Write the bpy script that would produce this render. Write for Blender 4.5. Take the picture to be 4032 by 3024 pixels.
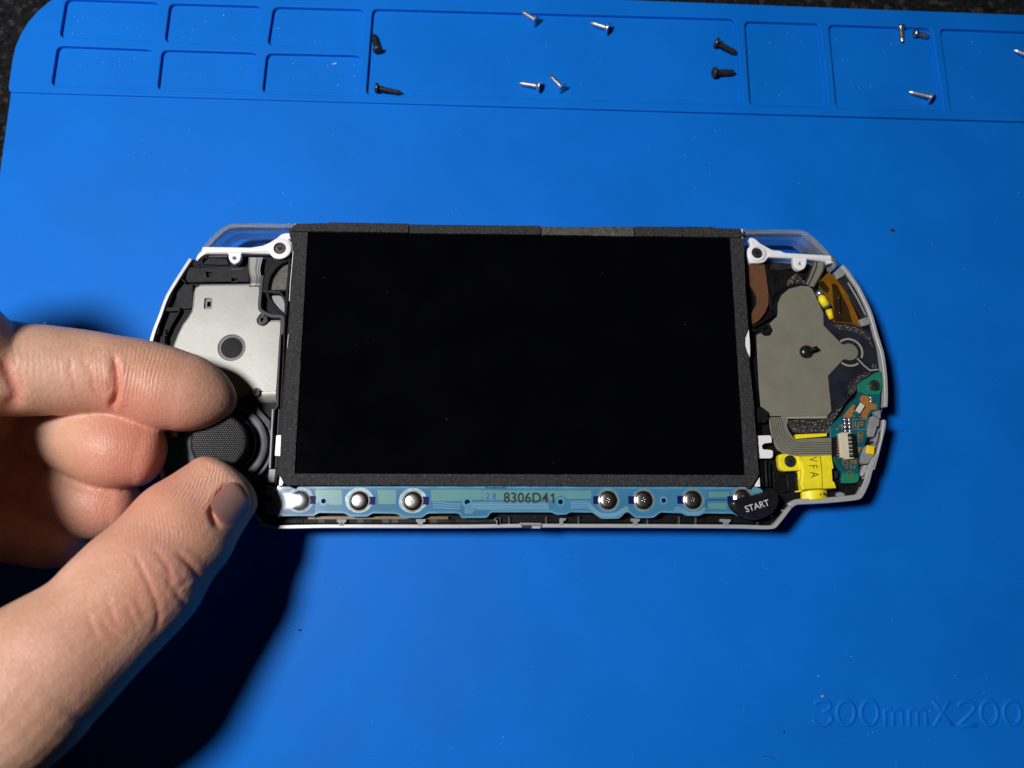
import bpy, bmesh, math, random
from mathutils import Vector, Matrix
import numpy as np

random.seed(7); np.random.seed(7)
for o in list(bpy.data.objects): bpy.data.objects.remove(o)
scene = bpy.context.scene
col = scene.collection
MM = 0.001
PI = math.pi

# ------------------------------------------------------------------ camera
cam_data = bpy.data.cameras.new('camera')
cam = bpy.data.objects.new('camera', cam_data); col.objects.link(cam)
cam.location = (-0.008952, -0.04469, 0.187062)
cam.rotation_euler = (0.208569, -0.038397, -0.000657)
cam_data.sensor_width = 36.0
cam_data.lens = 27.6673
cam_data.clip_start = 0.005; cam_data.clip_end = 10.0
cam_data.dof.use_dof = True
cam_data.dof.focus_distance = 0.178
cam_data.dof.aperture_fstop = 14.0
scene.camera = cam

# ------------------------------------------------------------------ light: one work lamp to the left in a dark room
world = bpy.data.worlds.new('World'); scene.world = world
world.use_nodes = True
bg = world.node_tree.nodes['Background']
bg.inputs[0].default_value = (0.55, 0.7, 1.0, 1)
bg.inputs[1].default_value = 0.0025
lamp = bpy.data.lights.new('work_lamp', 'AREA')
lamp.shape = 'DISK'; lamp.size = 0.085; lamp.energy = 2.95
lamp.color = (1.0, 0.985, 0.96)
lamp_ob = bpy.data.objects.new('work_lamp', lamp); col.objects.link(lamp_ob)
lamp_ob.location = (-0.245, 0.01, 0.45)
lamp_ob.rotation_euler = (Vector((0, 0, 0)) - lamp_ob.location).to_track_quat('-Z', 'Y').to_euler()
scene.view_settings.view_transform = 'Standard'
scene.view_settings.look = 'None'
scene.view_settings.exposure = 0.0
scene.view_settings.gamma = 1.0
scene.view_settings.use_curve_mapping = False

# ------------------------------------------------------------------ materials
def lin(r, g, b):
    f = lambda c: c / 12.92 if c <= 0.04045 else ((c + 0.055) / 1.055) ** 2.4
    return (f(r / 255), f(g / 255), f(b / 255), 1)

MATS = {}
def mat(name, rgb, rough=0.5, metal=0.0, var=0.0, vscale=300, bump=0.0, bscale=1500, coat=0.0, crough=0.1,
        spec=0.5, speck=None, speck_scale=900, speck_th=0.72, transmission=0.0, detail=4, rvar=0.0):
    """procedural principled material; var = brightness mottling, bump = fine relief (mm), speck = dust colour"""
    m = bpy.data.materials.new(name); m.use_nodes = True
    nt = m.node_tree; N = nt.nodes; L = nt.links
    b = N['Principled BSDF']
    c = rgb if len(rgb) == 4 else lin(*rgb)
    b.inputs['Base Color'].default_value = c
    b.inputs['Roughness'].default_value = rough
    b.inputs['Metallic'].default_value = metal
    b.inputs['Specular IOR Level'].default_value = spec
    b.inputs['Coat Weight'].default_value = coat
    b.inputs['Coat Roughness'].default_value = crough
    b.inputs['Transmission Weight'].default_value = transmission
    tc = N.new('ShaderNodeTexCoord')
    out = None
    if var > 0:
        n = N.new('ShaderNodeTexNoise'); n.inputs['Scale'].default_value = vscale; n.inputs['Detail'].default_value = detail
        L.new(tc.outputs['Object'], n.inputs['Vector'])
        mr = N.new('ShaderNodeMapRange'); mr.inputs[1].default_value = 0.3; mr.inputs[2].default_value = 0.7
        mr.inputs[3].default_value = 1 - var; mr.inputs[4].default_value = 1 + var
        L.new(n.outputs['Fac'], mr.inputs[0])
        mx = N.new('ShaderNodeMix'); mx.data_type = 'RGBA'; mx.blend_type = 'MULTIPLY'; mx.inputs[0].default_value = 1
        mx.inputs[6].default_value = c; L.new(mr.outputs[0], mx.inputs[7]); out = mx.outputs[2]
        if rvar > 0:
            rr = N.new('ShaderNodeMapRange'); rr.inputs[1].default_value = 0.3; rr.inputs[2].default_value = 0.7
            rr.inputs[3].default_value = max(0.02, rough - rvar); rr.inputs[4].default_value = min(1, rough + rvar)
            L.new(n.outputs['Fac'], rr.inputs[0]); L.new(rr.outputs[0], b.inputs['Roughness'])
    if speck is not None:
        n2 = N.new('ShaderNodeTexNoise'); n2.inputs['Scale'].default_value = speck_scale; n2.inputs['Detail'].default_value = 6
        L.new(tc.outputs['Object'], n2.inputs['Vector'])
        r2 = N.new('ShaderNodeMapRange'); r2.inputs[1].default_value = speck_th; r2.inputs[2].default_value = speck_th + 0.08
        L.new(n2.outputs['Fac'], r2.inputs[0])
        m2 = N.new('ShaderNodeMix'); m2.data_type = 'RGBA'
        L.new(r2.outputs[0], m2.inputs[0])
        if out is not None: L.new(out, m2.inputs[6])
        else: m2.inputs[6].default_value = c
        m2.inputs[7].default_value = lin(*speck); out = m2.outputs[2]
    if out is not None: L.new(out, b.inputs['Base Color'])
    if bump > 0:
        n3 = N.new('ShaderNodeTexNoise'); n3.inputs['Scale'].default_value = bscale; n3.inputs['Detail'].default_value = 3
        L.new(tc.outputs['Object'], n3.inputs['Vector'])
        bp = N.new('ShaderNodeBump'); bp.inputs['Strength'].default_value = 1.0; bp.inputs['Distance'].default_value = bump * MM
        L.new(n3.outputs['Fac'], bp.inputs['Height']); L.new(bp.outputs['Normal'], b.inputs['Normal'])
    MATS[name] = m
    return m

mat('blue_silicone', (0.001, 0.142, 0.605, 1), 0.58, var=0.07, vscale=38, rvar=0.06, detail=7, bump=0.03, bscale=2500, spec=0.12)
mat('cloth_black', (0.008, 0.008, 0.0095, 1), 0.95, var=0.7, vscale=900, bump=0.5, bscale=1400, spec=0.1, speck=(50, 49, 48), speck_scale=420, speck_th=0.55)
mat('silver_shell', (0.45, 0.45, 0.465, 1), 0.38, metal=0.25, var=0.06, vscale=900, bump=0.01, bscale=3000)
mat('ring_grey', (0.15, 0.15, 0.165, 1), 0.5, spec=0.2, var=0.2, vscale=600)
mat('black_plastic', (0.0055, 0.0056, 0.007, 1), 0.55, var=0.45, vscale=350, bump=0.04, bscale=1800, spec=0.14, speck=(92, 92, 96), speck_scale=1300, speck_th=0.7)
mat('dark_grey_plastic', (0.016, 0.016, 0.0195, 1), 0.6, spec=0.16, var=0.4, vscale=420, bump=0.04, bscale=1500, speck=(120, 120, 122), speck_scale=1500, speck_th=0.7)
mat('mid_grey_plastic', (0.06, 0.06, 0.068, 1), 0.55, spec=0.2, var=0.15, vscale=500, bump=0.02)
mat('module_grey', (0.10, 0.10, 0.118, 1), 0.5, spec=0.25, var=0.2, vscale=500, bump=0.02)
mat('grey_plastic', (0.24, 0.24, 0.265, 1), 0.5, var=0.1, vscale=500, bump=0.02)
mat('foam_bezel', (0.028, 0.028, 0.030, 1), 0.8, var=0.5, vscale=2100, bump=0.32, bscale=2400, spec=0.3, speck=(100, 100, 100), speck_scale=2300, speck_th=0.64)
mat('foam_bezel_worn', (0.062, 0.061, 0.055, 1), 0.85, var=0.35, vscale=1100, bump=0.16, bscale=2600, spec=0.3, speck=(130, 128, 112), speck_scale=3200, speck_th=0.62)
mat('screen_glass', (0.0013, 0.0014, 0.0021, 1), 0.05, spec=0.35, var=0.2, vscale=90, rvar=0.03)
mat('white_plastic', (0.80, 0.79, 0.83, 1), 0.42, var=0.03)
mat('pale_pad', (0.28, 0.28, 0.258, 1), 0.42, metal=0.18, var=0.09, vscale=120, bump=0.01)
mat('taupe_pad', (0.225, 0.212, 0.17, 1), 0.42, metal=0.18, var=0.09, vscale=200, bump=0.01)
mat('pad_border', (0.13, 0.13, 0.145, 1), 0.4, var=0.15, vscale=500, coat=0.3)
mat('dark_film', (0.016, 0.017, 0.028, 1), 0.28, var=0.4, vscale=250, speck=(120, 112, 92), speck_scale=1900, speck_th=0.68, coat=0.4, crough=0.15)
mat('dusty_film', (0.03, 0.03, 0.036, 1), 0.32, var=0.5, vscale=400, speck=(150, 140, 112), speck_scale=2300, speck_th=0.56, coat=0.4, crough=0.15)
mat('trace_dark', (0.035, 0.034, 0.034, 1), 0.5)
mat('trace_pale', (0.30, 0.29, 0.25, 1), 0.5)
mat('brown_foam', (0.115, 0.042, 0.014, 1), 0.8, var=0.12, vscale=500, bump=0.05, bscale=2500, speck=(170, 140, 120), speck_scale=1500, speck_th=0.74)
mat('mesh_cloth', (0.10, 0.097, 0.085, 1), 0.8, var=0.35, vscale=700, bump=0.05, bscale=3000)
mat('yellow_plastic', (0.86, 0.72, 0.02, 1), 0.42, var=0.09, vscale=500, speck=(150, 130, 30), speck_scale=1500, speck_th=0.72, spec=0.4)
mat('yellow_paint', (0.85, 0.60, 0.01, 1), 0.5)
mat('ink_black', (0.01, 0.01, 0.012, 1), 0.6)
mat('ink_dark_olive', (0.045, 0.04, 0.012, 1), 0.6)
mat('ink_blue', (0.02, 0.05, 0.36, 1), 0.5)
mat('ink_white', (0.55, 0.55, 0.57, 1), 0.6)
mat('pcb_teal', (0.004, 0.095, 0.115, 1), 0.35, var=0.25, vscale=160, coat=0.4, crough=0.2)
mat('pcb_edge', (0.03, 0.20, 0.16, 1), 0.5)
mat('pcb_lit_green', (0.010, 0.19, 0.115, 1), 0.35, var=0.2, vscale=160, coat=0.4, crough=0.2)  # brighter copy of the board colour, standing for its lit end
mat('copper_bare', (0.42, 0.17, 0.045, 1), 0.42, metal=0.2, var=0.12, vscale=900)
mat('solder', (0.75, 0.76, 0.78, 1), 0.22, metal=0.9)
mat('cream_plastic', (0.62, 0.56, 0.42, 1), 0.5, var=0.05)
mat('screw_black', (0.075, 0.073, 0.075, 1), 0.34, metal=0.7, var=0.3, vscale=1500)
mat('screw_steel', (0.82, 0.81, 0.79, 1), 0.36, metal=1.0, var=0.12, vscale=2000)
mat('screw_nickel', (0.62, 0.57, 0.50, 1), 0.33, metal=1.0, var=0.12, vscale=2000)
mat('recess_shade', (0.006, 0.006, 0.006, 1), 0.7)  # dark tone standing in for the shade inside slots and holes
mat('steel_dome', (0.74, 0.72, 0.70, 1), 0.24, metal=1.0)
mat('burnt_ring', (0.22, 0.17, 0.11, 1), 0.45, var=0.4, vscale=900)
mat('film_blue', (0.052, 0.185, 0.325, 1), 0.22, var=0.12, vscale=150, coat=0.6, crough=0.16)
mat('film_blue_light', (0.085, 0.27, 0.44, 1), 0.25, var=0.15, vscale=400, coat=0.6, crough=0.2)
mat('film_line', (0.16, 0.34, 0.47, 1), 0.3, coat=0.5, crough=0.2)
mat('film_teal', (0.11, 0.28, 0.285, 1), 0.3, var=0.06, vscale=150, coat=0.6, crough=0.16)
mat('film_halo_sheen', (0.26, 0.42, 0.55, 1), 0.36, var=0.3, vscale=900, bump=0.05, bscale=1500, coat=0.8, crough=0.34)  # paler tone carries the blister sheen round the left domes
mat('ink_navy', (0.003, 0.003, 0.10, 1), 0.55, spec=0.15)
mat('kapton', (0.20, 0.082, 0.006, 1), 0.25, var=0.3, vscale=260, coat=0.5)
mat('kapton_dark', (0.032, 0.016, 0.004, 1), 0.3, var=0.4, vscale=300, coat=0.5)
mat('orange_flex', (0.20, 0.065, 0.02, 1), 0.4, var=0.2, vscale=300)
mat('ochre_flex', (0.14, 0.085, 0.02, 1), 0.4, var=0.2, vscale=300)
mat('grip_bump', (0.045, 0.045, 0.048, 1), 0.42, spec=0.5)
mat('grip_rubber', (0.010, 0.010, 0.0115, 1), 0.6, spec=0.12, var=0.12, vscale=600)
mat('button_black', (0.009, 0.009, 0.013, 1), 0.28, var=0.3, vscale=500, bump=0.01, coat=0.35, crough=0.2, speck=(110, 100, 90), speck_scale=1300, speck_th=0.74)
mat('dust_pale', (0.55, 0.53, 0.48, 1), 0.9)
mat('dust_tan', (0.45, 0.33, 0.16, 1), 0.9)
mat('dust_dark', (0.02, 0.02, 0.025, 1), 0.9)
mat('clear_edge', (0.80, 0.83, 0.86, 1), 0.10, transmission=0.84, spec=0.5)
MATS['clear_edge'].node_tree.nodes['Principled BSDF'].inputs['IOR'].default_value = 1.47

def thin_clear(name, tint, gloss, rough=0.15):
    """thin sheet of clear plastic: lets light straight through with a slight tint plus a surface sheen"""
    m = bpy.data.materials.new(name); m.use_nodes = True
    nt = m.node_tree; N = nt.nodes; L = nt.links
    N.remove(N['Principled BSDF'])
    t = N.new('ShaderNodeBsdfTransparent'); t.inputs[0].default_value = tint
    g = N.new('ShaderNodeBsdfGlossy'); g.inputs['Roughness'].default_value = rough
    mx = N.new('ShaderNodeMixShader')
    mx.inputs[0].default_value = gloss; L.new(t.outputs[0], mx.inputs[1]); L.new(g.outputs[0], mx.inputs[2])
    L.new(mx.outputs[0], N['Material Output'].inputs[0])
    MATS[name] = m
thin_clear('clear_sheet', (0.90, 0.92, 0.95, 1), 0.05)
thin_clear('glossy_sheet', (0.93, 0.95, 0.98, 1), 0.09, 0.27)

# ------------------------------------------------------------------ helpers (all lengths in millimetres)
def link(ob, parent=None):
    col.objects.link(ob)
    if parent is not None: ob.parent = parent
    return ob

def tag(o, label=None, cat=None, group=None, kind=None):
    if label: o['label'] = label
    if cat: o['category'] = cat
    if group: o['group'] = group
    if kind: o['kind'] = kind
    return o

def empty(name, loc=(0, 0, 0), rot=(0, 0, 0)):
    o = bpy.data.objects.new(name, None); o.empty_display_size = 0.01
    o.location = Vector(loc) * MM; o.rotation_euler = rot
    col.objects.link(o); return o

def mesh_obj(name, verts, faces, m, parent=None, smooth=False, off=(0, 0, 0)):
    me = bpy.data.meshes.new(name)
    me.from_pydata([((v[0] - off[0]) * MM, (v[1] - off[1]) * MM, (v[2] - off[2]) * MM) for v in verts], [], faces)
    me.update()
    bm = bmesh.new(); bm.from_mesh(me); bmesh.ops.recalc_face_normals(bm, faces=bm.faces); bm.to_mesh(me); bm.free()
    if smooth: me.shade_smooth()
    if m: me.materials.append(MATS[m])
    o = bpy.data.objects.new(name, me); link(o, parent)
    o.location = Vector(off) * MM
    return o

def area2(p): return sum(p[i][0] * p[(i + 1) % len(p)][1] - p[(i + 1) % len(p)][0] * p[i][1] for i in range(len(p)))

def fillet(pts, r, n=4):
    out = []
    k = len(pts)
    for i in range(k):
        a, b, c = Vector(pts[i - 1]), Vector(pts[i]), Vector(pts[(i + 1) % k])
        u, v = a - b, c - b
        lu, lv = u.length, v.length
        if lu < 1e-6 or lv < 1e-6: continue
        d = min(r, lu * 0.45, lv * 0.45)
        p, q = b + u / lu * d, b + v / lv * d
        for j in range(n + 1):
            t = j / n
            out.append(tuple(p * (1 - t) ** 2 + b * 2 * t * (1 - t) + q * t * t))
    return out

def smooth_loop(pts, n=5, closed=True):
    out = []; k = len(pts)
    rng = range(k) if closed else range(k - 1)
    for i in rng:
        g = (lambda j: Vector(pts[j % k])) if closed else (lambda j: Vector(pts[max(0, min(k - 1, j))]))
        p0, p1, p2, p3 = g(i - 1), g(i), g(i + 1), g(i + 2)
        for j in range(n):
            t = j / n
            out.append(tuple(0.5 * ((2 * p1) + (p2 - p0) * t + (2 * p0 - 5 * p1 + 4 * p2 - p3) * t * t + (3 * p1 - p0 - 3 * p2 + p3) * t ** 3)))
    if not closed: out.append(tuple(pts[-1]))
    return out

def circle(c, r, n=28, ry=None): return [(c[0] + r * math.cos(2 * PI * i / n), c[1] + (ry or r) * math.sin(2 * PI * i / n)) for i in range(n)]

def arc(c, r, a0, a1, n=14):
    return [(c[0] + r * math.cos(math.radians(a0 + (a1 - a0) * i / n)), c[1] + r * math.sin(math.radians(a0 + (a1 - a0) * i / n))) for i in range(n + 1)]

def box2(c, w, h, ang=0, r=0):
    ca, sa = math.cos(ang), math.sin(ang)
    p = [(c[0] + x * ca - y * sa, c[1] + x * sa + y * ca) for x, y in ((-w / 2, -h / 2), (w / 2, -h / 2), (w / 2, h / 2), (-w / 2, h / 2))]
    return fillet(p, r) if r else p

def stroke(pts, w):
    """outline of a line of width w drawn along pts"""
    k = len(pts); Lh, Rh = [], []
    for i in range(k):
        a, c = Vector(pts[max(0, i - 1)]), Vector(pts[min(k - 1, i + 1)])
        d = (c - a).normalized(); n = Vector((-d.y, d.x))
        s = 1.0
        if 0 < i < k - 1:
            d1 = (Vector(pts[i]) - a).normalized(); s = 1 / max(0.5, abs(d1.dot(d)))
        p = Vector(pts[i]); Lh.append(tuple(p + n * w / 2 * s)); Rh.append(tuple(p - n * w / 2 * s))
    return Lh + Rh[::-1]

def plate(name, parent, outer, z0, z1, m, holes=(), bev=0.0, seg=2, origin=None):
    """a flat piece with outline `outer`, real thickness z0..z1, optional holes and rounded edges"""
    cu = bpy.data.curves.new(name, 'CURVE'); cu.dimensions = '2D'; cu.fill_mode = 'BOTH'
    for loop in [outer] + list(holes):
        sp = cu.splines.new('POLY'); sp.points.add(len(loop) - 1); sp.use_cyclic_u = True
        for i, p in enumerate(loop): sp.points[i].co = (p[0], p[1], 0, 1)
    bev = min(bev, (z1 - z0) * 0.49)
    cu.extrude = (z1 - z0) / 2 - bev
    if bev > 0: cu.bevel_depth = bev; cu.bevel_resolution = seg - 1; cu.offset = -bev
    ob = bpy.data.objects.new(name, cu)
    me = bpy.data.meshes.new_from_object(ob)
    bpy.data.objects.remove(ob); bpy.data.curves.remove(cu)
    o3 = origin or (0, 0, 0)
    me.transform(Matrix.Scale(MM, 4) @ Matrix.Translation((-o3[0], -o3[1], (z0 + z1) / 2 - o3[2])))
    bm = bmesh.new(); bm.from_mesh(me); bmesh.ops.remove_doubles(bm, verts=bm.verts, dist=1e-7)
    bmesh.ops.recalc_face_normals(bm, faces=bm.faces); bm.to_mesh(me); bm.free()
    me.name = name; me.materials.clear(); me.materials.append(MATS[m])
    o = bpy.data.objects.new(name, me); link(o, parent); o.location = Vector(o3) * MM
    return o

def lathe(name, parent, c, prof, m, n=40, smooth=True, off=None):
    """profile [(r,z)..] turned round a vertical axis at c; closed at both ends when r=0"""
    V, Fc = [], []
    for r, z in prof:
        for i in range(n): V.append((c[0] + r * math.cos(2 * PI * i / n), c[1] + r * math.sin(2 * PI * i / n), z))
    for j in range(len(prof) - 1):
        for i in range(n):
            a, b = j * n + i, j * n + (i + 1) % n
            Fc.append((a, b, b + n, a + n))
    Fc.append(tuple(range(n))); Fc.append(tuple(range((len(prof) - 1) * n, len(prof) * n)))
    o = mesh_obj(name, V, Fc, m, parent)
    if smooth:
        me = o.data
        for p in me.polygons: p.use_smooth = len(p.vertices) == 4
        me.set_sharp_from_angle(angle=math.radians(38))
    return o

def text_plate(name, parent, body, c, size, z0, z1, m, rot=0.0, sx=1.0, spacing=1.0, bold=0.0, origin=None):
    cu = bpy.data.curves.new(name, 'FONT'); cu.body = body; cu.size = size
    cu.align_x = 'CENTER'; cu.align_y = 'CENTER'; cu.extrude = (z1 - z0) / 2; cu.space_character = spacing; cu.offset = bold
    cu.resolution_u = 4
    ob = bpy.data.objects.new(name, cu)
    me = bpy.data.meshes.new_from_object(ob)
    bpy.data.objects.remove(ob); bpy.data.curves.remove(cu)
    o3 = origin or (0, 0, 0)
    me.transform(Matrix.Scale(MM, 4) @ Matrix.Translation((c[0] - o3[0], c[1] - o3[1], (z0 + z1) / 2 - o3[2])) @ Matrix.Rotation(rot, 4, 'Z') @ Matrix.Diagonal((sx, 1, 1, 1)))
    me.name = name; me.materials.clear(); me.materials.append(MATS[m])
    o = bpy.data.objects.new(name, me); link(o, parent); o.location = Vector(o3) * MM
    return o

def sheet(name, parent, rows, m, thick=0.15):
    """a bent flexible sheet: rows of equal-length 3-D point lists, given a thickness"""
    V = [p for r in rows for p in r]; n = len(rows[0]); k = len(V)
    V2 = [(p[0], p[1], p[2] - thick) for p in V]
    Fc = []
    for j in range(len(rows) - 1):
        for i in range(n - 1):
            a = j * n + i
            Fc.append((a, a + 1, a + n + 1, a + n)); Fc.append((k + a, k + a + n, k + a + n + 1, k + a + 1))
    rim = [i for i in range(n)] + [j * n + n - 1 for j in range(1, len(rows))] + [(len(rows) - 1) * n + i for i in range(n - 2, -1, -1)] + [j * n for j in range(len(rows) - 2, 0, -1)]
    for i in range(len(rim)):
        a, b = rim[i], rim[(i + 1) % len(rim)]; Fc.append((a, k + a, k + b, b))
    o = mesh_obj(name, V + V2, Fc, m, parent)
    for p in o.data.polygons: p.use_smooth = True
    o.data.set_sharp_from_angle(angle=math.radians(40))
    return o

def tube(name, parent, pts, r, m, n=8):
    V, Fc = [], []
    P3 = [Vector(p) for p in pts]
    for i, p in enumerate(P3):
        d = (P3[min(i + 1, len(P3) - 1)] - P3[max(0, i - 1)]).normalized()
        u = d.orthogonal() if abs(d.z) > 0.95 else d.cross(Vector((0, 0, 1))).normalized()
        u.normalize(); v = d.cross(u)
        rr = r[i] if isinstance(r, (list, tuple)) else r
        for j in range(n): V.append(p + (u * math.cos(2 * PI * j / n) + v * math.sin(2 * PI * j / n)) * rr)
    for i in range(len(P3) - 1):
        for j in range(n):
            a, b = i * n + j, i * n + (j + 1) % n; Fc.append((a, b, b + n, a + n))
    Fc.append(tuple(range(n))); Fc.append(tuple(range((len(P3) - 1) * n, len(P3) * n)))
    return mesh_obj(name, V, Fc, m, parent, smooth=True)


# plan drawings: maps from drawing units to millimetres on the console
def on_sheet(h, pts): return [((h[0]*x+h[1]*y+h[2])/(h[6]*x+h[7]*y+1), (h[3]*x+h[4]*y+h[5])/(h[6]*x+h[7]*y+1)) for x, y in pts]
SHEET_R5_1045 = (0.018356, -5.833287e-05, 48.23688, 0.0001660545, -0.0188965, 3.573561, -3.984995e-06, 2.147877e-05)
SHEET_R3_1100 = (0.01922429, -6.172088e-05, -85.04867, 0.000174491, -0.01979338, -10.81401, -4.186509e-06, 2.256491e-05)
SHEET_R7_990 = (0.02553463, -8.031568e-05, -59.49459, 0.0002302271, -0.02628252, -27.66682, -5.526262e-06, 2.978606e-05)
SHEET_R8_990 = (0.03098241, -9.745094e-05, -8.756591, 0.0002793458, -0.03188986, -27.51115, -6.705284e-06, 3.614088e-05)
SHEET_R5_1120 = (0.0182782, -5.890168e-05, 47.99402, 0.0001661056, -0.01882033, 3.368604, -3.984995e-06, 2.147877e-05)
SHEET_R7_1200 = (0.02523254, -8.252434e-05, -58.89548, 0.0002304256, -0.02598676, -27.86861, -5.526262e-06, 2.978606e-05)
SHEET_R6_1195 = (0.01782674, -5.824953e-05, 46.71396, 0.0001627455, -0.01835933, -14.81785, -3.903181e-06, 2.10378e-05)
SHEET_R6_1100 = (0.01792326, -5.754383e-05, 47.01596, 0.0001626821, -0.01845384, -14.65579, -3.903181e-06, 2.10378e-05)
SHEET_R5_1030 = (0.01837156, -5.821911e-05, 48.28545, 0.0001660443, -0.01891173, 3.614552, -3.984995e-06, 2.147877e-05)
SHEET_R8_1200 = (0.03061587, -0.0001001308, -8.758907, 0.0002795866, -0.031531, -27.71479, -6.705284e-06, 3.614088e-05)

# ------------------------------------------------------------------ the setting: dark table cloth
table = mesh_obj('table_top', [(-420, -340, -2.6), (460, -340, -2.6), (460, 380, -2.6), (-420, 380, -2.6), (-420, -340, -22), (460, -340, -22), (460, 380, -22), (-420, 380, -22)],
                 [(0, 1, 2, 3), (7, 6, 5, 4), (0, 4, 5, 1), (1, 5, 6, 2), (2, 6, 7, 3), (3, 7, 4, 0)], 'cloth_black')
tag(table, kind='structure', label='black fibrous cloth covering the table under the blue mat')

# ------------------------------------------------------------------ blue silicone repair mat
repair_mat = empty('repair_mat', (0, 0, -2.5))
tag(repair_mat, 'blue silicone repair mat with moulded parts trays along the far edge', 'mat')
MAT_L = -131.0
strip_a, strip_b = [(-126.55,70.26)][0], [(135.87,67.7)][0]
strip_slope = (strip_b[1] - strip_a[1]) / (strip_b[0] - strip_a[0])
def strip_y(x): return strip_a[1] + strip_slope * (x - strip_a[0])
top_slope = -0.0125
def top_y(x): return 102.0 + top_slope * (x - 13.8)
RB = (repair_mat.location / MM)
mo = tuple(RB)
def mplate(name, outer, z0, z1, m='blue_silicone', **k): return plate(name, repair_mat, outer, z0, z1, m, **k)
main_outline = fillet([(MAT_L + 0.4, strip_y(MAT_L) + 3), (MAT_L + 0.9, -97.5), (168, -99.5), (169, strip_y(169) + 3)], 8)
main_outline = [(MAT_L + 0.4, strip_y(MAT_L) + 3), (MAT_L + 1.6, -88), (MAT_L + 4, -95), (MAT_L + 11, -98.5), (158, -100.5), (166, -97), (169, -89), (169.3, strip_y(169) + 3)]
o = mplate('main_pad', main_outline, -2.5, 0.0, bev=0.25)
tl = [(MAT_L + 24 - 24 * math.cos(a), top_y(MAT_L) - 24 + 24 * math.sin(a)) for a in [math.radians(d) for d in range(0, 91, 9)]]
strip_outline = fillet([(MAT_L, strip_y(MAT_L)), (MAT_L, strip_y(MAT_L) + 5)], 1)
strip_outline = [(MAT_L + 1.2, strip_y(MAT_L)), (MAT_L + 0.3, strip_y(MAT_L) + 0.4), (MAT_L, strip_y(MAT_L) + 1.5)] + tl + [(169, top_y(169)), (169, strip_y(169))]
pockets = [
    [(-119.57,97.92),(-95.38,97.59),(-95.09,86.08),(-119.87,86.33)],
    [(-92.53,97.36),(-68.36,97.23),(-68.63,85.47),(-92.84,85.74)],
    [(-65.27,97.11),(-41.11,97.02),(-41.38,85.11),(-66.17,85.53)],
    [(-120.16,83.95),(-95.6,83.49),(-95.23,71.86),(-120.36,72.24)],
    [(-93.3,83.5),(-68.62,83.28),(-68.55,71.4),(-93.42,71.7)],
    [(-66.2,83.19),(-41.62,83.17),(-41.73,71.13),(-66.61,71.49)],
    [[(-39.07,97.24)][0], [(59.18,96.95)][0], [(59.66,70.74)][0], [(-39.85,71.58)][0]],
    [(61.59,96.26),(82.51,96.19),(82.75,70.68),(61.51,70.78)],
    [(84.82,95.87),(113.6,95.63),(114.09,69.72),(84.8,70.41)],
    [[(115.9,95.5)][0], (162, [(115.9,95.5)][0][1] - 0.6), (162, [(116.0,69.94)][0][1] - 0.3), [(116.0,69.94)][0]],
]
pk = [fillet(p, 1.8, 5) for p in pockets]
mplate('tray_strip', strip_outline, -1.7, 0.55, holes=pk, bev=0.22, seg=3)
for p in pockets:
    c = Vector((sum(q[0] for q in p) / 4, sum(q[1] for q in p) / 4))
    mplate('tray_floor', [tuple(c + (Vector(q) - c) * 1.0 + (Vector(q) - c).normalized() * 0.8) for q in p], -2.2, -0.5)
FLOOR = -0.5

# raised lettering 300mmX200mm moulded into the mat (strokes of a thin round-ended hand)
def ell(cx, cy, rx, ry, a0, a1, n=18): return [(cx + rx * math.cos(math.radians(a0 + (a1 - a0) * i / n)), cy - ry * math.sin(math.radians(a0 + (a1 - a0) * i / n))) for i in range(n + 1)]
def zero(x0, x1): return [ell((x0 + x1) / 2, 442, (x1 - x0) / 2 - 12, 102, 0, 360, 26)]
def emm(x): return [[(x, 415), (x, 550)], [(x, 450)] + ell(x + 34, 448, 34, 34, 180, 0, 9) + [(x + 70, 550)], [(x + 70, 450)] + ell(x + 106, 448, 36, 34, 180, 0, 9) + [(x + 144, 550)]]
org = [(66.19,-83.43)][0]; ex = [(93.48,-83.66)][0]; ey = [(66.59,-78.4)][0]
ux = ((ex[0] - org[0]) / 1000, (ex[1] - org[1]) / 1000); uy = ((ey[0] - org[0]) / 200, (ey[1] - org[1]) / 200)
def txy(p): return (org[0] + ux[0] * (p[0] - 430) + uy[0] * (552 - p[1]), org[1] + ux[1] * (p[0] - 430) + uy[1] * (552 - p[1]))
glyphs = [('3', [ell(512, 385, 66, 46, 165, -88, 14), ell(510, 490, 76, 58, 88, -165, 16)]), ('0', zero(625, 795)), ('0', zero(825, 992)), ('m', emm(1040)), ('m', emm(1245)),
          ('X', [[(1450, 340), (1605, 552)], [(1588, 340), (1455, 552)]]), ('2', [ell(1735, 395, 68, 52, 165, -35, 14) + [(1660, 550)], [(1660, 550), (1815, 550)]]),
          ('0', zero(1845, 2010)), ('0', zero(2042, 2208)), ('m', emm(2255)), ('m', emm(2460))]
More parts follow.
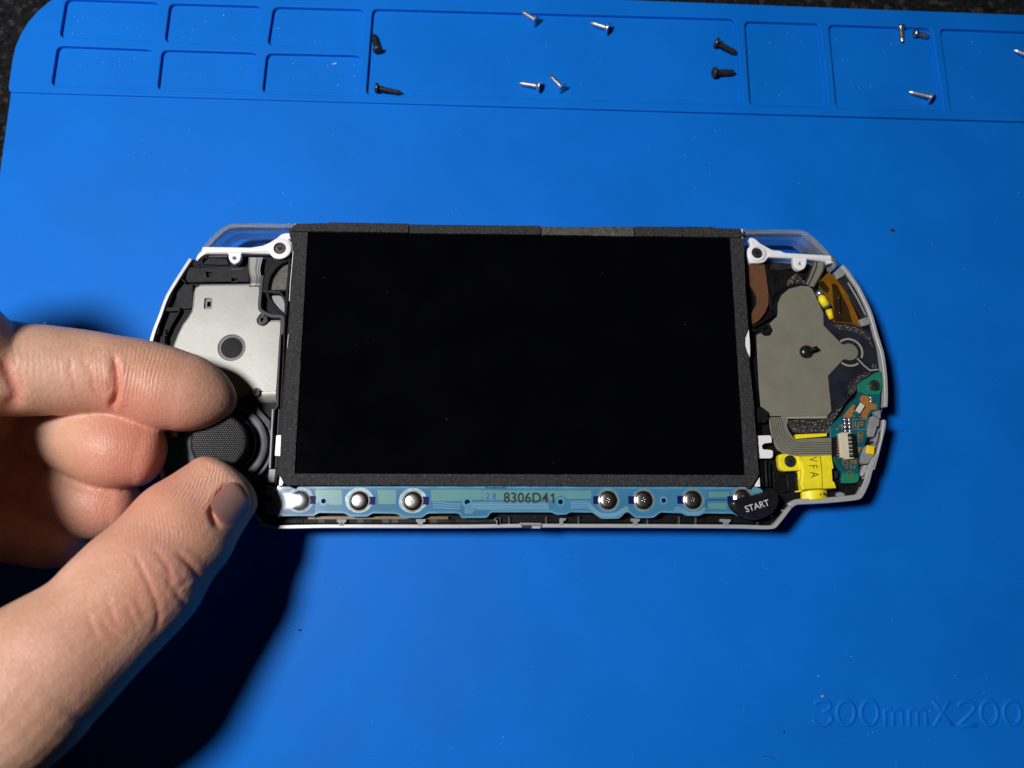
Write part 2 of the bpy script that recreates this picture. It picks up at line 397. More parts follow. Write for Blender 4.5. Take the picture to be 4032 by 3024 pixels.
for ch, strokes in glyphs:
    V, Fc = [], []
    for si, s in enumerate(strokes):
        pts = [Vector((*txy(p), 0.0)) for p in s]
        ring = (pts[0] - pts[-1]).length < 0.05
        if ring: pts = pts[:-1]
        k = len(V); n = len(pts)
        if not ring:      # rounded stroke ends
            pts = [pts[0] - (pts[1] - pts[0]).normalized() * 0.4] + pts + [pts[-1] + (pts[-1] - pts[-2]).normalized() * 0.4]; n += 2
        for i, p in enumerate(pts):
            nx, pv = (pts[(i + 1) % n], pts[i - 1]) if ring else (pts[min(i + 1, n - 1)], pts[max(0, i - 1)])
            d = (nx - pv).normalized(); n2 = Vector((-d.y, d.x, 0)); e = 0.35 if (not ring and i in (0, n - 1)) else 1.0
            for w, z in ((-0.62, -0.12), (-0.42, 0.14), (-0.16, 0.25), (0.16, 0.25), (0.42, 0.14), (0.62, -0.12)): V.append(p + n2 * w * e + Vector((0, 0, (z - 0.022 * si) if e == 1 else -0.12)))
        for i in range(n if ring else n - 1):
            for j in range(5): a, b = k + i * 6 + j, k + ((i + 1) % n) * 6 + j; Fc.append((a, a + 1, b + 1, b))
    mesh_obj('raised_character', V, Fc, 'blue_silicone', repair_mat, smooth=True)
for ob in repair_mat.children: ob.location = ob.location - repair_mat.location

# ------------------------------------------------------------------ opened handheld console
con = empty('handheld_console')
tag(con, 'opened handheld game console without its faceplate, black screen and exposed electronics', 'game console')
RIM = 10.6
right_side = [(77.93,22.76),(79.12,21.08),(80.45,18.82),(81.75,16.37),(83.71,10.92),(84.7,5.61),(85.28,2.84)] + [(85.72,0.24),(85.86,-4.48),(85.59,-9.16),(85.18,-12.13),(84.31,-15.63),(83.35,-19.29),(81.95,-23.27)] + [(80.1,-27.33),(79.51,-29.02),(78.79,-30.53),(77.5,-32.65),(76.34,-33.46),(73.06,-33.89),(68.53,-34.28),(63.85,-34.51),(62.05,-34.69),(60.92,-35.34),(59.16,-37.39),(57.42,-39.3),(56.49,-39.95),(54.71,-40.09)]
left_top = [(-77.6,22.29),(-79.93,17.79),(-82.2,12.92),(-83.44,8.16),(-84.61,3.68)]
left_low = [(-x, y) for x, y in right_side if y < left_top[-1][1] - 6]
bottom_mid = [(52.74,-40.03),(49.93,-39.94),(46.19,-39.89),(37.48,-39.83),(25.09,-39.77),(12.75,-39.75),(0.49,-39.72)] + [(-10.97,-39.87),(-23.62,-39.88),(-36.19,-39.86),(-43.71,-39.86)]
top_cut_l = [(-53.58,31.23),(-53.61,26.21),(-58.81,24.11),(-74.68,23.88),(-75.7,21.86),(-74.71,20.06)]
top_cut_r = [(75.85,20.94),(74.92,23.52),(60.26,24.51),(55.38,25.84),(53.82,26.81),(53.63,31.44)]
body_top = top_cut_r[::-1] + right_side + bottom_mid + left_low[::-1] + left_top[::-1] + top_cut_l[::-1]
def scl(pts, sx, sy): return [(x * sx, y * sy - (1 - sy) * 4) for x, y in pts]
prof = [(8.0, 1.0, 1.0), (5.5, 0.998, 0.997), (3.2, 0.985, 0.975), (1.4, 0.955, 0.93), (0.35, 0.915, 0.86), (0.02, 0.88, 0.80)]
V, Fc = [], []; nb = len(body_top)
for z, a, b in prof: V += [(x, y, z) for x, y in scl(body_top, a, b)]
for j in range(len(prof) - 1):
    for i in range(nb): a, b = j * nb + i, j * nb + (i + 1) % nb; Fc.append((a, b, b + nb, a + nb))
Fc.append(tuple(range(nb))); Fc.append(tuple(range((len(prof) - 1) * nb, len(prof) * nb)))
shell = mesh_obj('back_shell', V, Fc, 'silver_shell', con)
bm = bmesh.new(); bm.from_mesh(shell.data); bmesh.ops.triangulate(bm, faces=[f for f in bm.faces if len(f.verts) > 4]); bm.to_mesh(shell.data); bm.free()
for p in shell.data.polygons: p.use_smooth = len(p.vertices) == 4
shell.data.set_sharp_from_angle(angle=math.radians(50))
chassis = plate('chassis', con, scl(body_top, 0.991, 0.981), 8.02, 8.7, 'black_plastic')

# shell rim, in the lengths the photograph shows
def inset_line(pts, d):
    out = []
    for i, p in enumerate(pts):
        a, c = Vector(pts[max(0, i - 1)]), Vector(pts[min(len(pts) - 1, i + 1)]); t = (c - a).normalized(); n = Vector((t.y, -t.x))
        out.append(tuple(Vector(p) + n * d))
    return out
def rim(pts, w, z0=6.5, z1=RIM, m='silver_shell'):
    return plate('shell_rim', con, pts + inset_line(pts, w)[::-1], z0, z1, m, bev=0.14, seg=3)
rim_l = left_top + left_low
rim(smooth_loop(rim_l[:len(left_top) + 12], 4, False), -0.85)
rs = right_side
rim(smooth_loop(rs[:11], 4, False), 0.85)
rim(smooth_loop(rs[13:24], 4, False), 1.25)
rim(smooth_loop(rs[23:] + bottom_mid, 2, False) + [left_low[-1], left_low[-3]], 0.85)

# black inner ribs and walls of the chassis
def rib(pts, w, z1=10.2, z0=8.5, m='black_plastic', name='chassis_rib', bev=0.12): return plate(name, con, stroke(pts, w), z0, z1, m, bev=bev)
def blk(pts, z1, z0=8.5, m='black_plastic', name='chassis_block', r=0.3, bev=0.15, holes=()): return plate(name, con, fillet(pts, r) if r else pts, z0, z1, m, bev=bev, holes=holes)
rib(smooth_loop([(-78.1,16.37),(-79.51,17.07),(-80.9,13.64),(-82.08,9.89),(-83.03,6.52),(-83.45,3.8)], 4, False), 0.45, 10.0)
rib(smooth_loop([(-78.89,9.75),(-79.87,7.61),(-80.86,5.49),(-81.37,3.82)] + [(-81.65,5.09),(-81.43,1.6)], 4, False), 0.5, 9.9)
rib([(-82.08,9.89),(-78.9,9.92)], 0.9, 10.0, m='dark_grey_plastic')
blk([(-78.07,20.49),(-75.51,20.25),(-63.97,20.68),(-63.54,16.79),(-77.74,16.52),(-78.31,17.23)], 9.7, holes=[[(-73.9,19.28),(-72.53,19.11),(-72.11,18.03),(-73.45,17.83)], [(-67.76,17.73),(-66.49,17.74),(-66.43,16.84),(-67.7,16.82)]], m='dark_grey_plastic')
blk([(-80.15,14.22),(-78.8,16.21),(-76.61,16.24),(-76.12,10.34),(-78.29,10.14),(-80.33,10.47)], 9.4, m='dark_grey_plastic')
blk([(-75.48,22.83),(-69.33,22.73),(-68.69,21.09),(-71.76,21.05),(-74.67,21.19)], 9.3, m='dark_grey_plastic')
blk([(-74.03,23.52),(-69.01,23.59),(-68.95,22.76),(-73.8,22.7)], 9.9, m='mid_grey_plastic')
blk([(-77.17,22.28),(-76.12,21.93),(-74.8,20.32),(-75.46,20.03),(-76.85,20.47),(-77.46,21.73)], 9.8, m='black_plastic')
blk([(-68.04,20.1),(-64.98,20.14),(-64.86,19.6),(-67.83,19.56)], 9.95, m='mid_grey_plastic', r=0.1)

# speaker behind the left bezel
spk = empty('speaker'); spk.parent = con
ring_o = smooth_loop([(-53.84,24.3),(-56.25,23.08),(-58.36,21.23),(-59.75,19.03),(-60.32,17.21),(-60.57,14.52)], 4, False)
ring_i = smooth_loop([(-54.47,21.83),(-56.29,20.89),(-57.73,19.24),(-58.62,17.24),(-58.88,14.63)], 4, False)
plate('speaker_ring', spk, ring_o + [(-60.55,14.25),(-54.72,14.32),(-54.04,14.33)] + [(-54.75,14.86)] + ring_i[::-1], 8.6, 10.5, 'black_plastic', bev=0.2)
rib([(-54.42,23.84),(-54.31,19.1),(-54.47,14.41),(-54.47,8.53)], 0.65, 10.6)
rib(smooth_loop([(-60.37,18.12),(-60.5,16.13),(-60.55,14.34),(-60.55,10.41),(-59.81,9.36),(-57.73,8.32),(-55.54,8.17),(-54.98,7.29),(-55.03,3.86)], 3, False), 0.75, 10.8, m='mid_grey_plastic')
rib([(-60.13,14.34),(-56.23,14.12),(-55.14,12.79),(-54.74,11.73)], 0.6, 10.6, m='dark_grey_plastic')
rib([(-59.29,14.03),(-58.51,12.25),(-56.69,10.13),(-54.91,8.56)], 0.75, 10.2, m='black_plastic')
plate('speaker_mesh', spk, [(-54.91,22.38),(-56.73,21.26),(-58.16,19.41),(-59.05,17.22),(-59.24,14.87),(-54.82,14.92)], 8.75, 9.3, 'mesh_cloth')
blk([(-58.36,13.63),(-56.16,13.66),(-55.07,12.42),(-54.94,8.86),(-57.36,11.14)], 9.6, m='grey_plastic', r=0.6).name = 'speaker_tab'
# left boss and pad
boss_l = [(-59.57,7.26)][0]
lathe('screw_boss', con, boss_l, [(0.35, 8.6), (0.95, 8.6), (1.15, 8.6), (1.15, 10.95), (1.0, 11.05), (0.5, 11.05), (0.5, 10.2), (0.3, 10.2)], 'mid_grey_plastic')

pad_l_pts = [(-75.59,13.88),(-75.42,14.87),(-74.54,15.45),(-63.6,15.73),(-61.1,15.67),(-60.54,10.15),(-59.81,9.27),(-60.44,8.73),(-61.12,7.58),(-60.89,6.52),(-59.92,5.83),(-58.77,6.19),(-58.32,6.99),(-55.98,7.1),(-55.44,6.58),(-55.41,3.86)] + [(-55.62,3.37),(-55.59,-3.56),(-55.61,-9.38),(-58.6,-9.48),(-59.31,-8.72),(-60.3,-8.65),(-61.07,-9.41),(-65.66,-11.81),(-70.53,-12.18),(-75.77,-7.99),(-78.75,-3.76),(-79.22,-0.67),(-79.04,1.41),(-78.27,4.02),(-77.45,6.13),(-76.42,7.72)] + [(-75.72,9.27),(-75.57,10.6)]
cc = Vector((sum(p[0] for p in pad_l_pts) / len(pad_l_pts), sum(p[1] for p in pad_l_pts) / len(pad_l_pts)))
pad_circ = [(-66.3,0.75)][0]
slot = fillet([(-73.34,12.54),(-71.54,12.56),(-71.42,9.9),(-73.29,9.88)], 0.5)
pad_l = plate('button_pad', con, fillet(pad_l_pts, 0.35, 3), 10.0, 10.4, 'pale_pad', holes=[slot, circle(pad_circ, 5.05 * 0.62)], bev=0.05)
tag(pad_l, 'pale metallic membrane pad left of the screen')
def outset(pts, d):
    s = 1 if area2(pts) > 0 else -1; out = []
    for i, p in enumerate(pts):
        a, c = Vector(pts[i - 1]), Vector(pts[(i + 1) % len(pts)]); t = (c - a).normalized(); out.append((p[0] + t.y * s * d, p[1] - t.x * s * d))
    return out
plate('pad_border', pad_l, outset(pad_l_pts, 0.5), 9.5, 9.95, 'pad_border', holes=[box2(((slot[0][0] + slot[10][0]) / 2, (slot[0][1] + slot[10][1]) / 2), 0.8, 1.2)], bev=0.05)
lathe('contact_ring', pad_l, pad_circ, [(1.9, 9.96), (3.05, 9.96), (3.05, 10.2), (2.45, 10.22), (2.4, 10.0), (1.9, 10.0)], 'ring_grey')
lathe('contact_recess', pad_l, pad_circ, [(0.3, 9.97), (2.4, 9.97), (2.4, 10.08), (1.2, 10.12), (0.3, 10.12)], 'black_plastic')
# flexible tail bending down at the lower end of the pad
tail_a = [(-59.92,-9.57,10.38),(-55.62,-9.37,10.38)]; rows = []
for i in range(10):
    a = math.radians(i * 10)
    rows.append([(tail_a[0][0] + (tail_a[1][0] - tail_a[0][0]) * t + (0.3 * i / 9) * (1 - t), tail_a[0][1] + (tail_a[1][1] - tail_a[0][1]) * t - 2.4 * math.sin(a), 10.40 - 2.0 * (1 - math.cos(a))) for t in (0, 0.25, 0.5, 0.75, 1)])
sheet('bent_tail', pad_l, rows, 'pale_pad', 0.2)
lathe('peg', con, [(-59.87,-9.83)][0], [(0.3, 8.6), (0.85, 8.6), (0.85, 11.0), (0.75, 11.1), (0.45, 11.1), (0.4, 10.7), (0.2, 10.7)], 'mid_grey_plastic', n=24)
# ribbon neck from the pad up under the white bracket
rows = []
nl = [(-63.94,22.76,10.0),(-63.7,19.79,10.15),(-63.16,17.57,10.3),(-62.9,16.25,10.75),(-63.0,15.71,10.75),(-63.23,15.36,10.45)]; nr = [(-60.78,22.8,10.0),(-61.15,19.83,10.15),(-60.71,17.61,10.3),(-60.75,16.28,10.75),(-60.8,15.74,10.75),(-61.03,15.39,10.45)]
for a, b in zip(smooth_loop(nl, 3, False), smooth_loop(nr, 3, False)): rows.append([tuple(Vector(a).lerp(Vector(b), t)) for t in (0, 0.35, 0.7, 1)])
rb = sheet('ribbon', con, rows, 'pale_pad', 0.12)
for t, w in ((0.62, 0.22), (0.86, 0.16), (0.02, 0.16)):
    V = [];
    pts = [Vector(a).lerp(Vector(b), t) for a, b in zip(smooth_loop(nl, 3, False), smooth_loop(nr, 3, False))]
    sheet('trace', rb, [[(p.x - w, p.y, p.z + 0.03), (p.x + w, p.y, p.z + 0.03)] for p in pts], 'pad_border', 0.02)
    
# ------------------------------------------------------------------ white brackets with their screws, clear shoulder buttons
def cross_screw(parent, c, r, ztop, m='screw_black', ang=0.4, name='screw'):
    s = lathe(name, parent, c, [(r * 0.5, ztop - 1.2), (r, ztop - 1.0), (r, ztop - 0.25), (r * 0.8, ztop), (r * 0.3, ztop + 0.02)], m, n=28)
    for a in (ang, ang + PI / 2): plate('slot_shade', s, box2(c, r * 0.95, r * 0.26, a), ztop - 0.06, ztop + 0.035, 'recess_shade')  # dark bars on the head paint the shade of the cross slot
    return s
brk_pts = [(-74.51,24.78),(-63.31,24.76),(-60.62,25.26),(-58.97,26.11),(-57.49,27.14),(-56.53,28.17),(-55.35,28.5),(-53.33,28.45),(-53.38,27.02),(-54.83,26.96),(-54.02,26.27),(-53.6,24.81),(-53.72,23.9),(-55.06,23.51),(-56.4,23.13),(-57.7,22.11),(-58.52,22.95),(-58.79,23.31),(-65.42,23.37),(-65.41,22.06),(-65.77,21.09),(-66.83,20.59),(-67.8,21.15),(-68.3,22.14),(-68.38,23.23),(-73.53,23.1),(-74.57,22.33),(-75.41,21.27),(-75.85,21.73),(-75.37,22.86),(-74.56,23.78)]
bl = plate('bracket', con, fillet(brk_pts, 0.35), 9.6, 11.3, 'white_plastic', holes=[circle([(-66.91,22.12)][0], 0.42, 14)], bev=0.2)
tag(bl, 'white plastic bracket left of the screen')
plate('bracket_ledge', bl, [(-73.71,24.6),(-58.92,24.45),(-58.87,23.63),(-73.61,23.23)], 11.28, 11.55, 'white_plastic', bev=0.1)
lathe('screw_seat', bl, [(-56.49,24.47)][0], [(1.3, 11.2), (2.6, 11.2), (2.55, 11.65), (2.3, 11.75), (1.45, 11.75), (1.4, 11.3)], 'white_plastic')
cross_screw(bl, [(-56.42,24.39)][0], 1.38, 11.75, m='screw_black', ang=1.0)
brk_r = [(54.93,28.71),(55.42,29.15),(56.4,28.81),(57.74,27.49),(60.49,25.94),(62.57,25.77),(63.3,25.28),(74.79,24.75),(74.87,22.76),(73.75,22.69),(73.46,23.24),(68.7,23.77),(68.46,22.18),(67.93,21.29),(66.85,20.82),(65.94,21.26),(65.44,22.14),(65.48,23.92),(59.41,24.09),(58.38,22.87),(57.23,22.58),(54.95,22.55),(54.38,23.96),(54.21,25.15),(54.53,26.35),(55.43,27.06),(55.11,27.95)]
br = plate('bracket', con, fillet(brk_r, 0.35), 9.6, 11.3, 'white_plastic', holes=[circle([(67.14,22.58)][0], 0.42, 14)], bev=0.2)
tag(br, 'white plastic bracket right of the screen')
plate('bracket_ledge', br, [(59.55,25.01),(74.57,24.52),(74.48,23.43),(68.8,23.95),(59.5,24.31)], 11.28, 11.5, 'white_plastic', bev=0.1)
lathe('screw_seat', br, [(56.62,25.03)][0], [(1.3, 11.2), (2.15, 11.2), (2.1, 11.55), (1.95, 11.65), (1.4, 11.65), (1.35, 11.2)], 'white_plastic')
cross_screw(br, [(56.6,24.99)][0], 1.32, 11.65, ang=0.2)

def trigger(outer, inner, back, label):
    loop = outer + inner[::-1]
    t = plate('shoulder_button', con, smooth_loop(outer, 3, False) + smooth_loop(inner, 3, False)[::-1], 3.2, 10.8, 'clear_edge', bev=0.5, seg=4)
    tag(t, label)
    plate('clear_web', t, smooth_loop(inner, 3, False) + back, 6.2, 6.9, 'clear_sheet')
    return t
trigger([(-53.69,31.22),(-61.16,31.22),(-67.68,31.07),(-69.53,30.56),(-71.48,29.16),(-73.81,26.31),(-75.19,24.37),(-76.0,22.9),(-76.12,21.63)],
        [(-53.83,30.03),(-61.08,29.99),(-67.08,29.9),(-68.93,29.39),(-70.54,28.11),(-72.73,25.5),(-74.13,23.84),(-75.04,22.55),(-75.46,21.46)],
        [(-74.73,24.62),(-63.66,24.96),(-60.95,25.37),(-57.8,27.26),(-55.64,28.59),(-54.01,28.71)], 'clear plastic shoulder button at the far left corner')
trigger([(53.77,31.35),(60.53,31.54),(67.64,31.57),(69.89,30.83),(72.22,28.65),(74.32,26.27),(75.88,24.3),(76.43,22.71),(75.84,21.71)],
        [(53.69,30.08),(60.44,30.28),(66.97,30.28),(69.03,29.61),(71.0,27.83),(72.94,25.85),(74.52,24.08),(75.15,22.5),(74.87,21.5)],
        [(75.03,24.72),(63.78,25.56),(60.95,26.22),(58.19,27.88),(56.71,28.66),(54.07,27.82)], 'clear plastic shoulder button at the far right corner')

# ------------------------------------------------------------------ screen module
SCR = [(-49.9, 28.28), (49.9, 28.28), (49.9, -28.28), (-49.9, -28.28)]
screen = plate('screen', con, [(-50.6, 29.0), (50.6, 29.0), (50.6, -29.0), (-50.6, -29.0)], 11.4, 12.6, 'screen_glass')
tag(screen, 'large black glossy display panel')
frame_o = [(-53.16,30.41),(53.6,30.91),(53.6,-30.3),(-52.6,-30.56),(-54.19,-27.71)]
plate('screen_frame', screen, frame_o, 8.7, 11.35, 'black_plastic')
zb = 13.1
tl_o = [(-52.76,30.12)][0]; st = [(-45.34,30.39),(-45.23,30.6)]
seams = [[(-26.36,30.54),(-26.3,28.16)], [(4.7,30.55),(4.68,28.09)], [(26.91,30.7),(26.83,28.29)]]
tr_o = [(52.29,30.52)][0]; tstep = [(46.16,30.89),(46.31,30.6)]
def foam(name, pts, m='foam_bezel', z1=zb, label=None):
    """foam strip with slightly fuzzy, uneven edges"""
    out = []
    for i in range(len(pts)):
        a, b = Vector(pts[i]), Vector(pts[(i + 1) % len(pts)]); n = max(1, int((b - a).length / 0.7))
        for j in range(n): p = a.lerp(b, j / n); out.append((p.x + random.uniform(-.05, .05), p.y + random.uniform(-.05, .05)))
    return plate(name, screen, out, 11.36, z1, m, bev=0.12)
g = 0.12
yi = 28.3
foam('bezel_strip', [tl_o, st[0], st[1], (seams[0][0][0] - g, seams[0][0][1]), (seams[0][0][0] - g, yi), (-46.5, yi), (-49.85, yi), (-54.2, yi + 0.1)])
foam('bezel_strip', [(seams[0][0][0] + g, seams[0][0][1] - 0.15), (seams[1][0][0] - g, seams[1][0][1]), (seams[1][0][0] - g, yi + 0.02), (seams[0][0][0] + g, yi - 0.1)], z1=zb - 0.08)
foam('bezel_strip', [(seams[1][0][0] + g, seams[1][0][1] - 0.2), (seams[2][0][0] - g, seams[2][0][1]), (seams[2][0][0] - g, yi - 0.05), (seams[1][0][0] + g, yi)], 'foam_bezel_worn', z1=zb - 0.15)
foam('bezel_strip', [(seams[2][0][0] + g, seams[2][0][1]), tstep[0], tstep[1], tr_o, (53.2, yi + 0.1), (49.8, yi), (seams[2][0][0] + g, yi)])
lo = [(-52.86,22.44),(-53.02,16.35),(-52.93,3.13)] + [(-53.05,-1.8),(-52.95,-9.23),(-52.95,-20.07)] + [(-53.23,-22.53),(-53.05,-28.63)] + [(-51.94,-30.21),(-51.26,-30.86)]
foam('bezel_strip', [(-49.85, yi - .15), (-49.8, -28.3), (-49.8, -31.4), lo[-1], lo[-2]] + lo[:-2][::-1] + [(-54.3, yi - .15)])
ro = [(52.93,24.39),(52.74,15.45),(52.78,5.93),(51.82,3.67)] + [(51.7,1.77),(52.5,-1.38),(52.85,-10.0),(52.98,-18.98),(53.02,-22.52),(52.99,-26.99)] + [(53.1,-27.88),(51.82,-29.97)]
foam('bezel_strip', [(49.85, yi - .15), (53.3, yi - .15)] + ro + [(50.6, -31.3), (49.9, -28.3)])
bb = [(-51.49,-30.63),(50.23,-30.68)]
foam('bezel_strip', [(-49.75, -28.35), (49.8, -28.35), (50.3, -31.2), (ro[-1][0] - 0.6, bb[1][1] + .1), bb[0], (-49.75, -31.5)])
# bright slivers of the backlight reflector showing beside the bezel
def sliver(pts, z0=9.8, z1=11.6): return plate('reflector_edge', screen, pts, z0, z1, 'white_plastic', bev=0.06)
sliver(stroke([(-53.2,30.45),(-53.19,22.94),(-53.38,15.91),(-53.38,11.47)], 0.16), 11.0, 12.4)
sliver([(-53.12,3.6),(-52.93,1.87),(-53.14,-0.37),(-53.18,1.52)], 11, 12.6)
sliver(stroke([(52.92,30.58),(52.91,27.99),(52.92,25.01)], 0.3), 11, 12.7)
sliver([(52.93,5.6),(51.96,3.34),(51.9,2.31)] + [(51.84,1.34),(52.78,-1.03),(52.96,0.79),(53.01,3.04)], 11, 12.75)
sliver([(53.3,-28.65),(52.17,-30.43),(52.29,-30.78),(53.28,-30.78)], 11, 12.5)
tab_l = plate('reflector_tab', screen, fillet([(-54.69,-19.56),(-53.56,-19.46),(-53.47,-24.24),(-54.73,-24.15)], 0.25), 10.4, 11.6, 'white_plastic', bev=0.1)
plate('reflector_tab', screen, fillet([(-53.14,-28.68),(-52.79,-28.96),(-52.16,-30.17),(-52.49,-30.83),(-53.22,-31.01)], 0.1), 11, 12.7, 'white_plastic', bev=0.1)
plate('reflector_tab', screen, fillet([(53.55,-19.14),(56.58,-19.04),(56.94,-19.49),(56.91,-20.74),(55.19,-20.92),(54.53,-21.46),(54.74,-22.26),(56.79,-22.43),(57.04,-22.78),(56.92,-23.94),(56.39,-24.33),(53.8,-24.34)], 0.18), 10.6, 11.8, 'white_plastic', bev=0.1)

# slots along the left side of the screen
rib([(-55.35,8.59),(-55.37,3.32),(-55.24,-7.03),(-55.06,-12.79),(-55.82,-13.8),(-55.94,-19.72)], 0.4, 10.7, m='mid_grey_plastic')
rib([(-54.59,8.6),(-54.31,-1.88),(-54.24,-12.79),(-54.16,-19.71)], 0.35, 10.9, m='dark_grey_plastic')
rib([(-56.02,-13.49),(-55.85,-26.8)], 0.45, 10.8, m='grey_plastic')
rib([(-54.58,-13.48),(-54.54,-26.79)], 0.35, 10.9, m='mid_grey_plastic')
blk([(-56.03,-26.99),(-54.43,-26.98),(-54.62,-30.01),(-56.07,-30.02)], 10.9, m='grey_plastic', r=0.15)
rib([(-54.06,-26.98),(-54.31,-30.58)], 0.4, 11.1, m='dark_grey_plastic')

# ------------------------------------------------------------------ button membrane strip below the screen
ZF = 12.0
film_pts = [(-52.92,-31.01),(-28.71,-30.85),(-3.3,-30.74)] + [(12.68,-30.64),(34.29,-30.65),(52.5,-30.86),(53.81,-31.28),(54.11,-32.45),(55.95,-37.31),(47.89,-37.26),(47.15,-36.72),(40.35,-36.66),(39.3,-37.21),(36.47,-37.21),(35.51,-36.67),(30.65,-36.43),(29.13,-37.64),(25.14,-37.7),(23.59,-36.44),(22.97,-36.44),(21.46,-37.82),(17.49,-37.89),(15.62,-36.51),(10.5,-36.45),(9.76,-36.97),(7.44,-36.97),(6.53,-36.46),(-6.88,-36.47),(-7.66,-37.67)] + [(-13.43,-37.72),(-13.7,-36.91),(-14.38,-36.68),(-20.73,-36.74),(-21.96,-37.68),(-26.0,-37.74),(-27.53,-36.8),(-32.72,-36.7),(-33.74,-37.42),(-37.67,-37.45),(-38.75,-36.71),(-44.42,-36.62),(-45.42,-37.31),(-52.35,-37.32),(-53.08,-36.58),(-53.37,-31.86)]
holes7 = [(-43.45,-34.09),(-12.07,-34.28)] + [(8.51,-34.17),(31.53,-33.83)]
hr = [0.52, 0.6, 0.55, 0.5]
film = plate('button_membrane', con, fillet(film_pts, 0.5), 11.6, ZF, 'film_blue', holes=[circle(c, r, 16) for c, r in zip(holes7, hr)], bev=0.06)
tag(film, 'translucent blue flexible button membrane with metal domes')
def fl(name, pts, m, dz=0.03, z=ZF, **k): return plate(name, film, pts, z + 0.003, z + dz, m, **k)
for seg in ([(-45.59,-31.65),(-39.59,-31.63),(-39.33,-34.87),(-42.07,-34.88),(-43.65,-33.09),(-45.05,-34.88)], [(-31.83,-31.62),(-27.68,-31.61),(-27.72,-34.68),(-31.47,-34.69)], [(-20.13,-31.54),(-8.85,-31.51),(-8.84,-33.65),(-10.51,-33.78),(-12.02,-33.41),(-13.53,-33.99),(-19.95,-34.05)],
            [(-8.73,-31.67),(15.42,-31.67),(15.38,-33.43),(10.18,-33.5),(8.5,-32.69),(7.11,-33.75),(-8.72,-33.78)], [(41.84,-31.86),(46.35,-31.91),(46.28,-33.01),(41.62,-33.08)], [(41.55,-34.36),(45.58,-34.35),(45.51,-35.66),(41.48,-35.66)], [(51.38,-31.16),(53.41,-31.28),(53.5,-32.14),(51.63,-32.14)]):
    fl('print_panel', fillet(seg, 0.3), 'film_teal', 0.02)
fl('sealed_edge', fillet(film_pts, 0.5), 'film_blue_light', 0.016, holes=[fillet(outset(film_pts, -0.42), 0.5)])
dpos = [(-48.56,-33.99),(-35.7,-34.02),(-24.02,-34.07)] + [(19.07,-33.78),(27.0,-33.76),(38.01,-33.68),(49.28,-33.33)]
dots = [(-45.9,-33.84),(-32.97,-33.97),(-21.29,-33.95)] + [(16.54,-33.76),(24.38,-33.75),(35.33,-33.67),(46.62,-33.71)]
for i, c in enumerate(dpos):
    wob = [1 + random.uniform(-.05, .05) for _ in range(26)]
    k = 1.75 if i < 3 else 1.42
    halo = [(c[0] + 1.9 * k * w * math.cos(2 * PI * j / 26) * (0.92 if i < 3 else 1), c[1] + (0.15 if i < 3 else 0) + min(1.9 * k * w, 2.75) * math.sin(2 * PI * j / 26)) for j, w in enumerate(wob)]
    d = lathe('dome', film, c, [(2.12, ZF + 0.05), (2.0, ZF + 0.12), (1.86, ZF + 0.16), (1.8, ZF + 0.24), (1.5, ZF + 0.36), (1.0, ZF + 0.44), (0.5, ZF + 0.475), (0.15, ZF + 0.48)], 'steel_dome', n=36)
    plate('halo', d, halo, ZF + 0.021, ZF + 0.042, 'film_halo_sheen' if i < 3 else 'film_blue_light')  # left three discs whitened: reflected sheen put into the colour
    ringp = [(c[0] + 2.3 * (1 + random.uniform(-.05, .05)) * math.cos(2 * PI * j / 30), c[1] + 2.3 * (1 + random.uniform(-.05, .05)) * math.sin(2 * PI * j / 30)) for j in range(30)]
    plate('adhesive_ring', d, ringp, ZF + 0.043, ZF + 0.09, 'burnt_ring', holes=[circle(c, 1.7, 24)])
    for q in ((-0.3, -0.15), (0.2, -0.35), (0.3, 0.12), (0.0, 0.45)):
        lathe('dimple', d, (c[0] + q[0], c[1] + q[1]), [(0.13, ZF + 0.4), (0.12, ZF + 0.50), (0.05, ZF + 0.53)], 'steel_dome', n=10)
    fl('contact_mark', fillet(box2(dots[i], 1.55, 1.75), 0.12), 'ink_navy', 0.06)
for c, r in zip(holes7, hr):
    fl('hole_ring', circle(c, r * 1.9, 20), 'film_blue_light', 0.035, holes=[circle(c, r, 16)])
    lathe('peg', con, c, [(0.1, 9), (r * 0.7, 9), (r * 0.7, 11.4), (0.1, 11.5)], 'black_plastic', n=12)
# printed traces
for k in range(5):
    dy = 14 * k
    fl('trace', stroke(on_sheet(SHEET_R8_1200, [(-130 + dy * .0, 275), (-105, 262)]) [:0] + smooth_loop(on_sheet(SHEET_R8_1200, [(-125 + 12 * k, 300), (-120 + 12 * k, 245 + 8 * k), (-90 + 12 * k, 226 + 9 * k), (0, 222 + 11 * k), (480, 222 + 11 * k)]), 4, False), 0.2), 'film_line', 0.03)
for k in range(4):
    fl('trace', stroke(smooth_loop(on_sheet(SHEET_R8_1200, [(640, 215 + 14 * k), (760, 215 + 14 * k), (800, 250 + 12 * k), (860, 295 + 8 * k), (960, 295 + 8 * k), (1030, 255 + 10 * k), (1060, 255 + 10 * k)]), 4, False), 0.2), 'film_line', 0.03)
for k in range(3):
    fl('trace', stroke(smooth_loop(on_sheet(SHEET_R8_1200, [(1390, 255 + 12 * k), (1440, 258 + 12 * k), (1490, 288 + 7 * k), (1560, 288 + 7 * k), (1610, 255 + 10 * k), (1625, 205), (1650, 200), (1780, 200)]), 4, False), 0.17), 'film_line', 0.03)
    fl('trace', stroke(on_sheet(SHEET_R7_1200, [(1560, 262 + 22 * k), (1640, 262 + 22 * k), (1700, 275 + 20 * k), (1800, 275 + 20 * k)]), 0.17), 'film_line', 0.03)
fl('trace', stroke([(-52.95,-31.36),(-28.7,-31.21),(-3.42,-31.1)], 0.18), 'film_blue_light', 0.03)
fl('trace', stroke([(-8.13,-31.12),(21.9,-31.14),(52.0,-31.22)], 0.16), 'film_blue_light', 0.03)
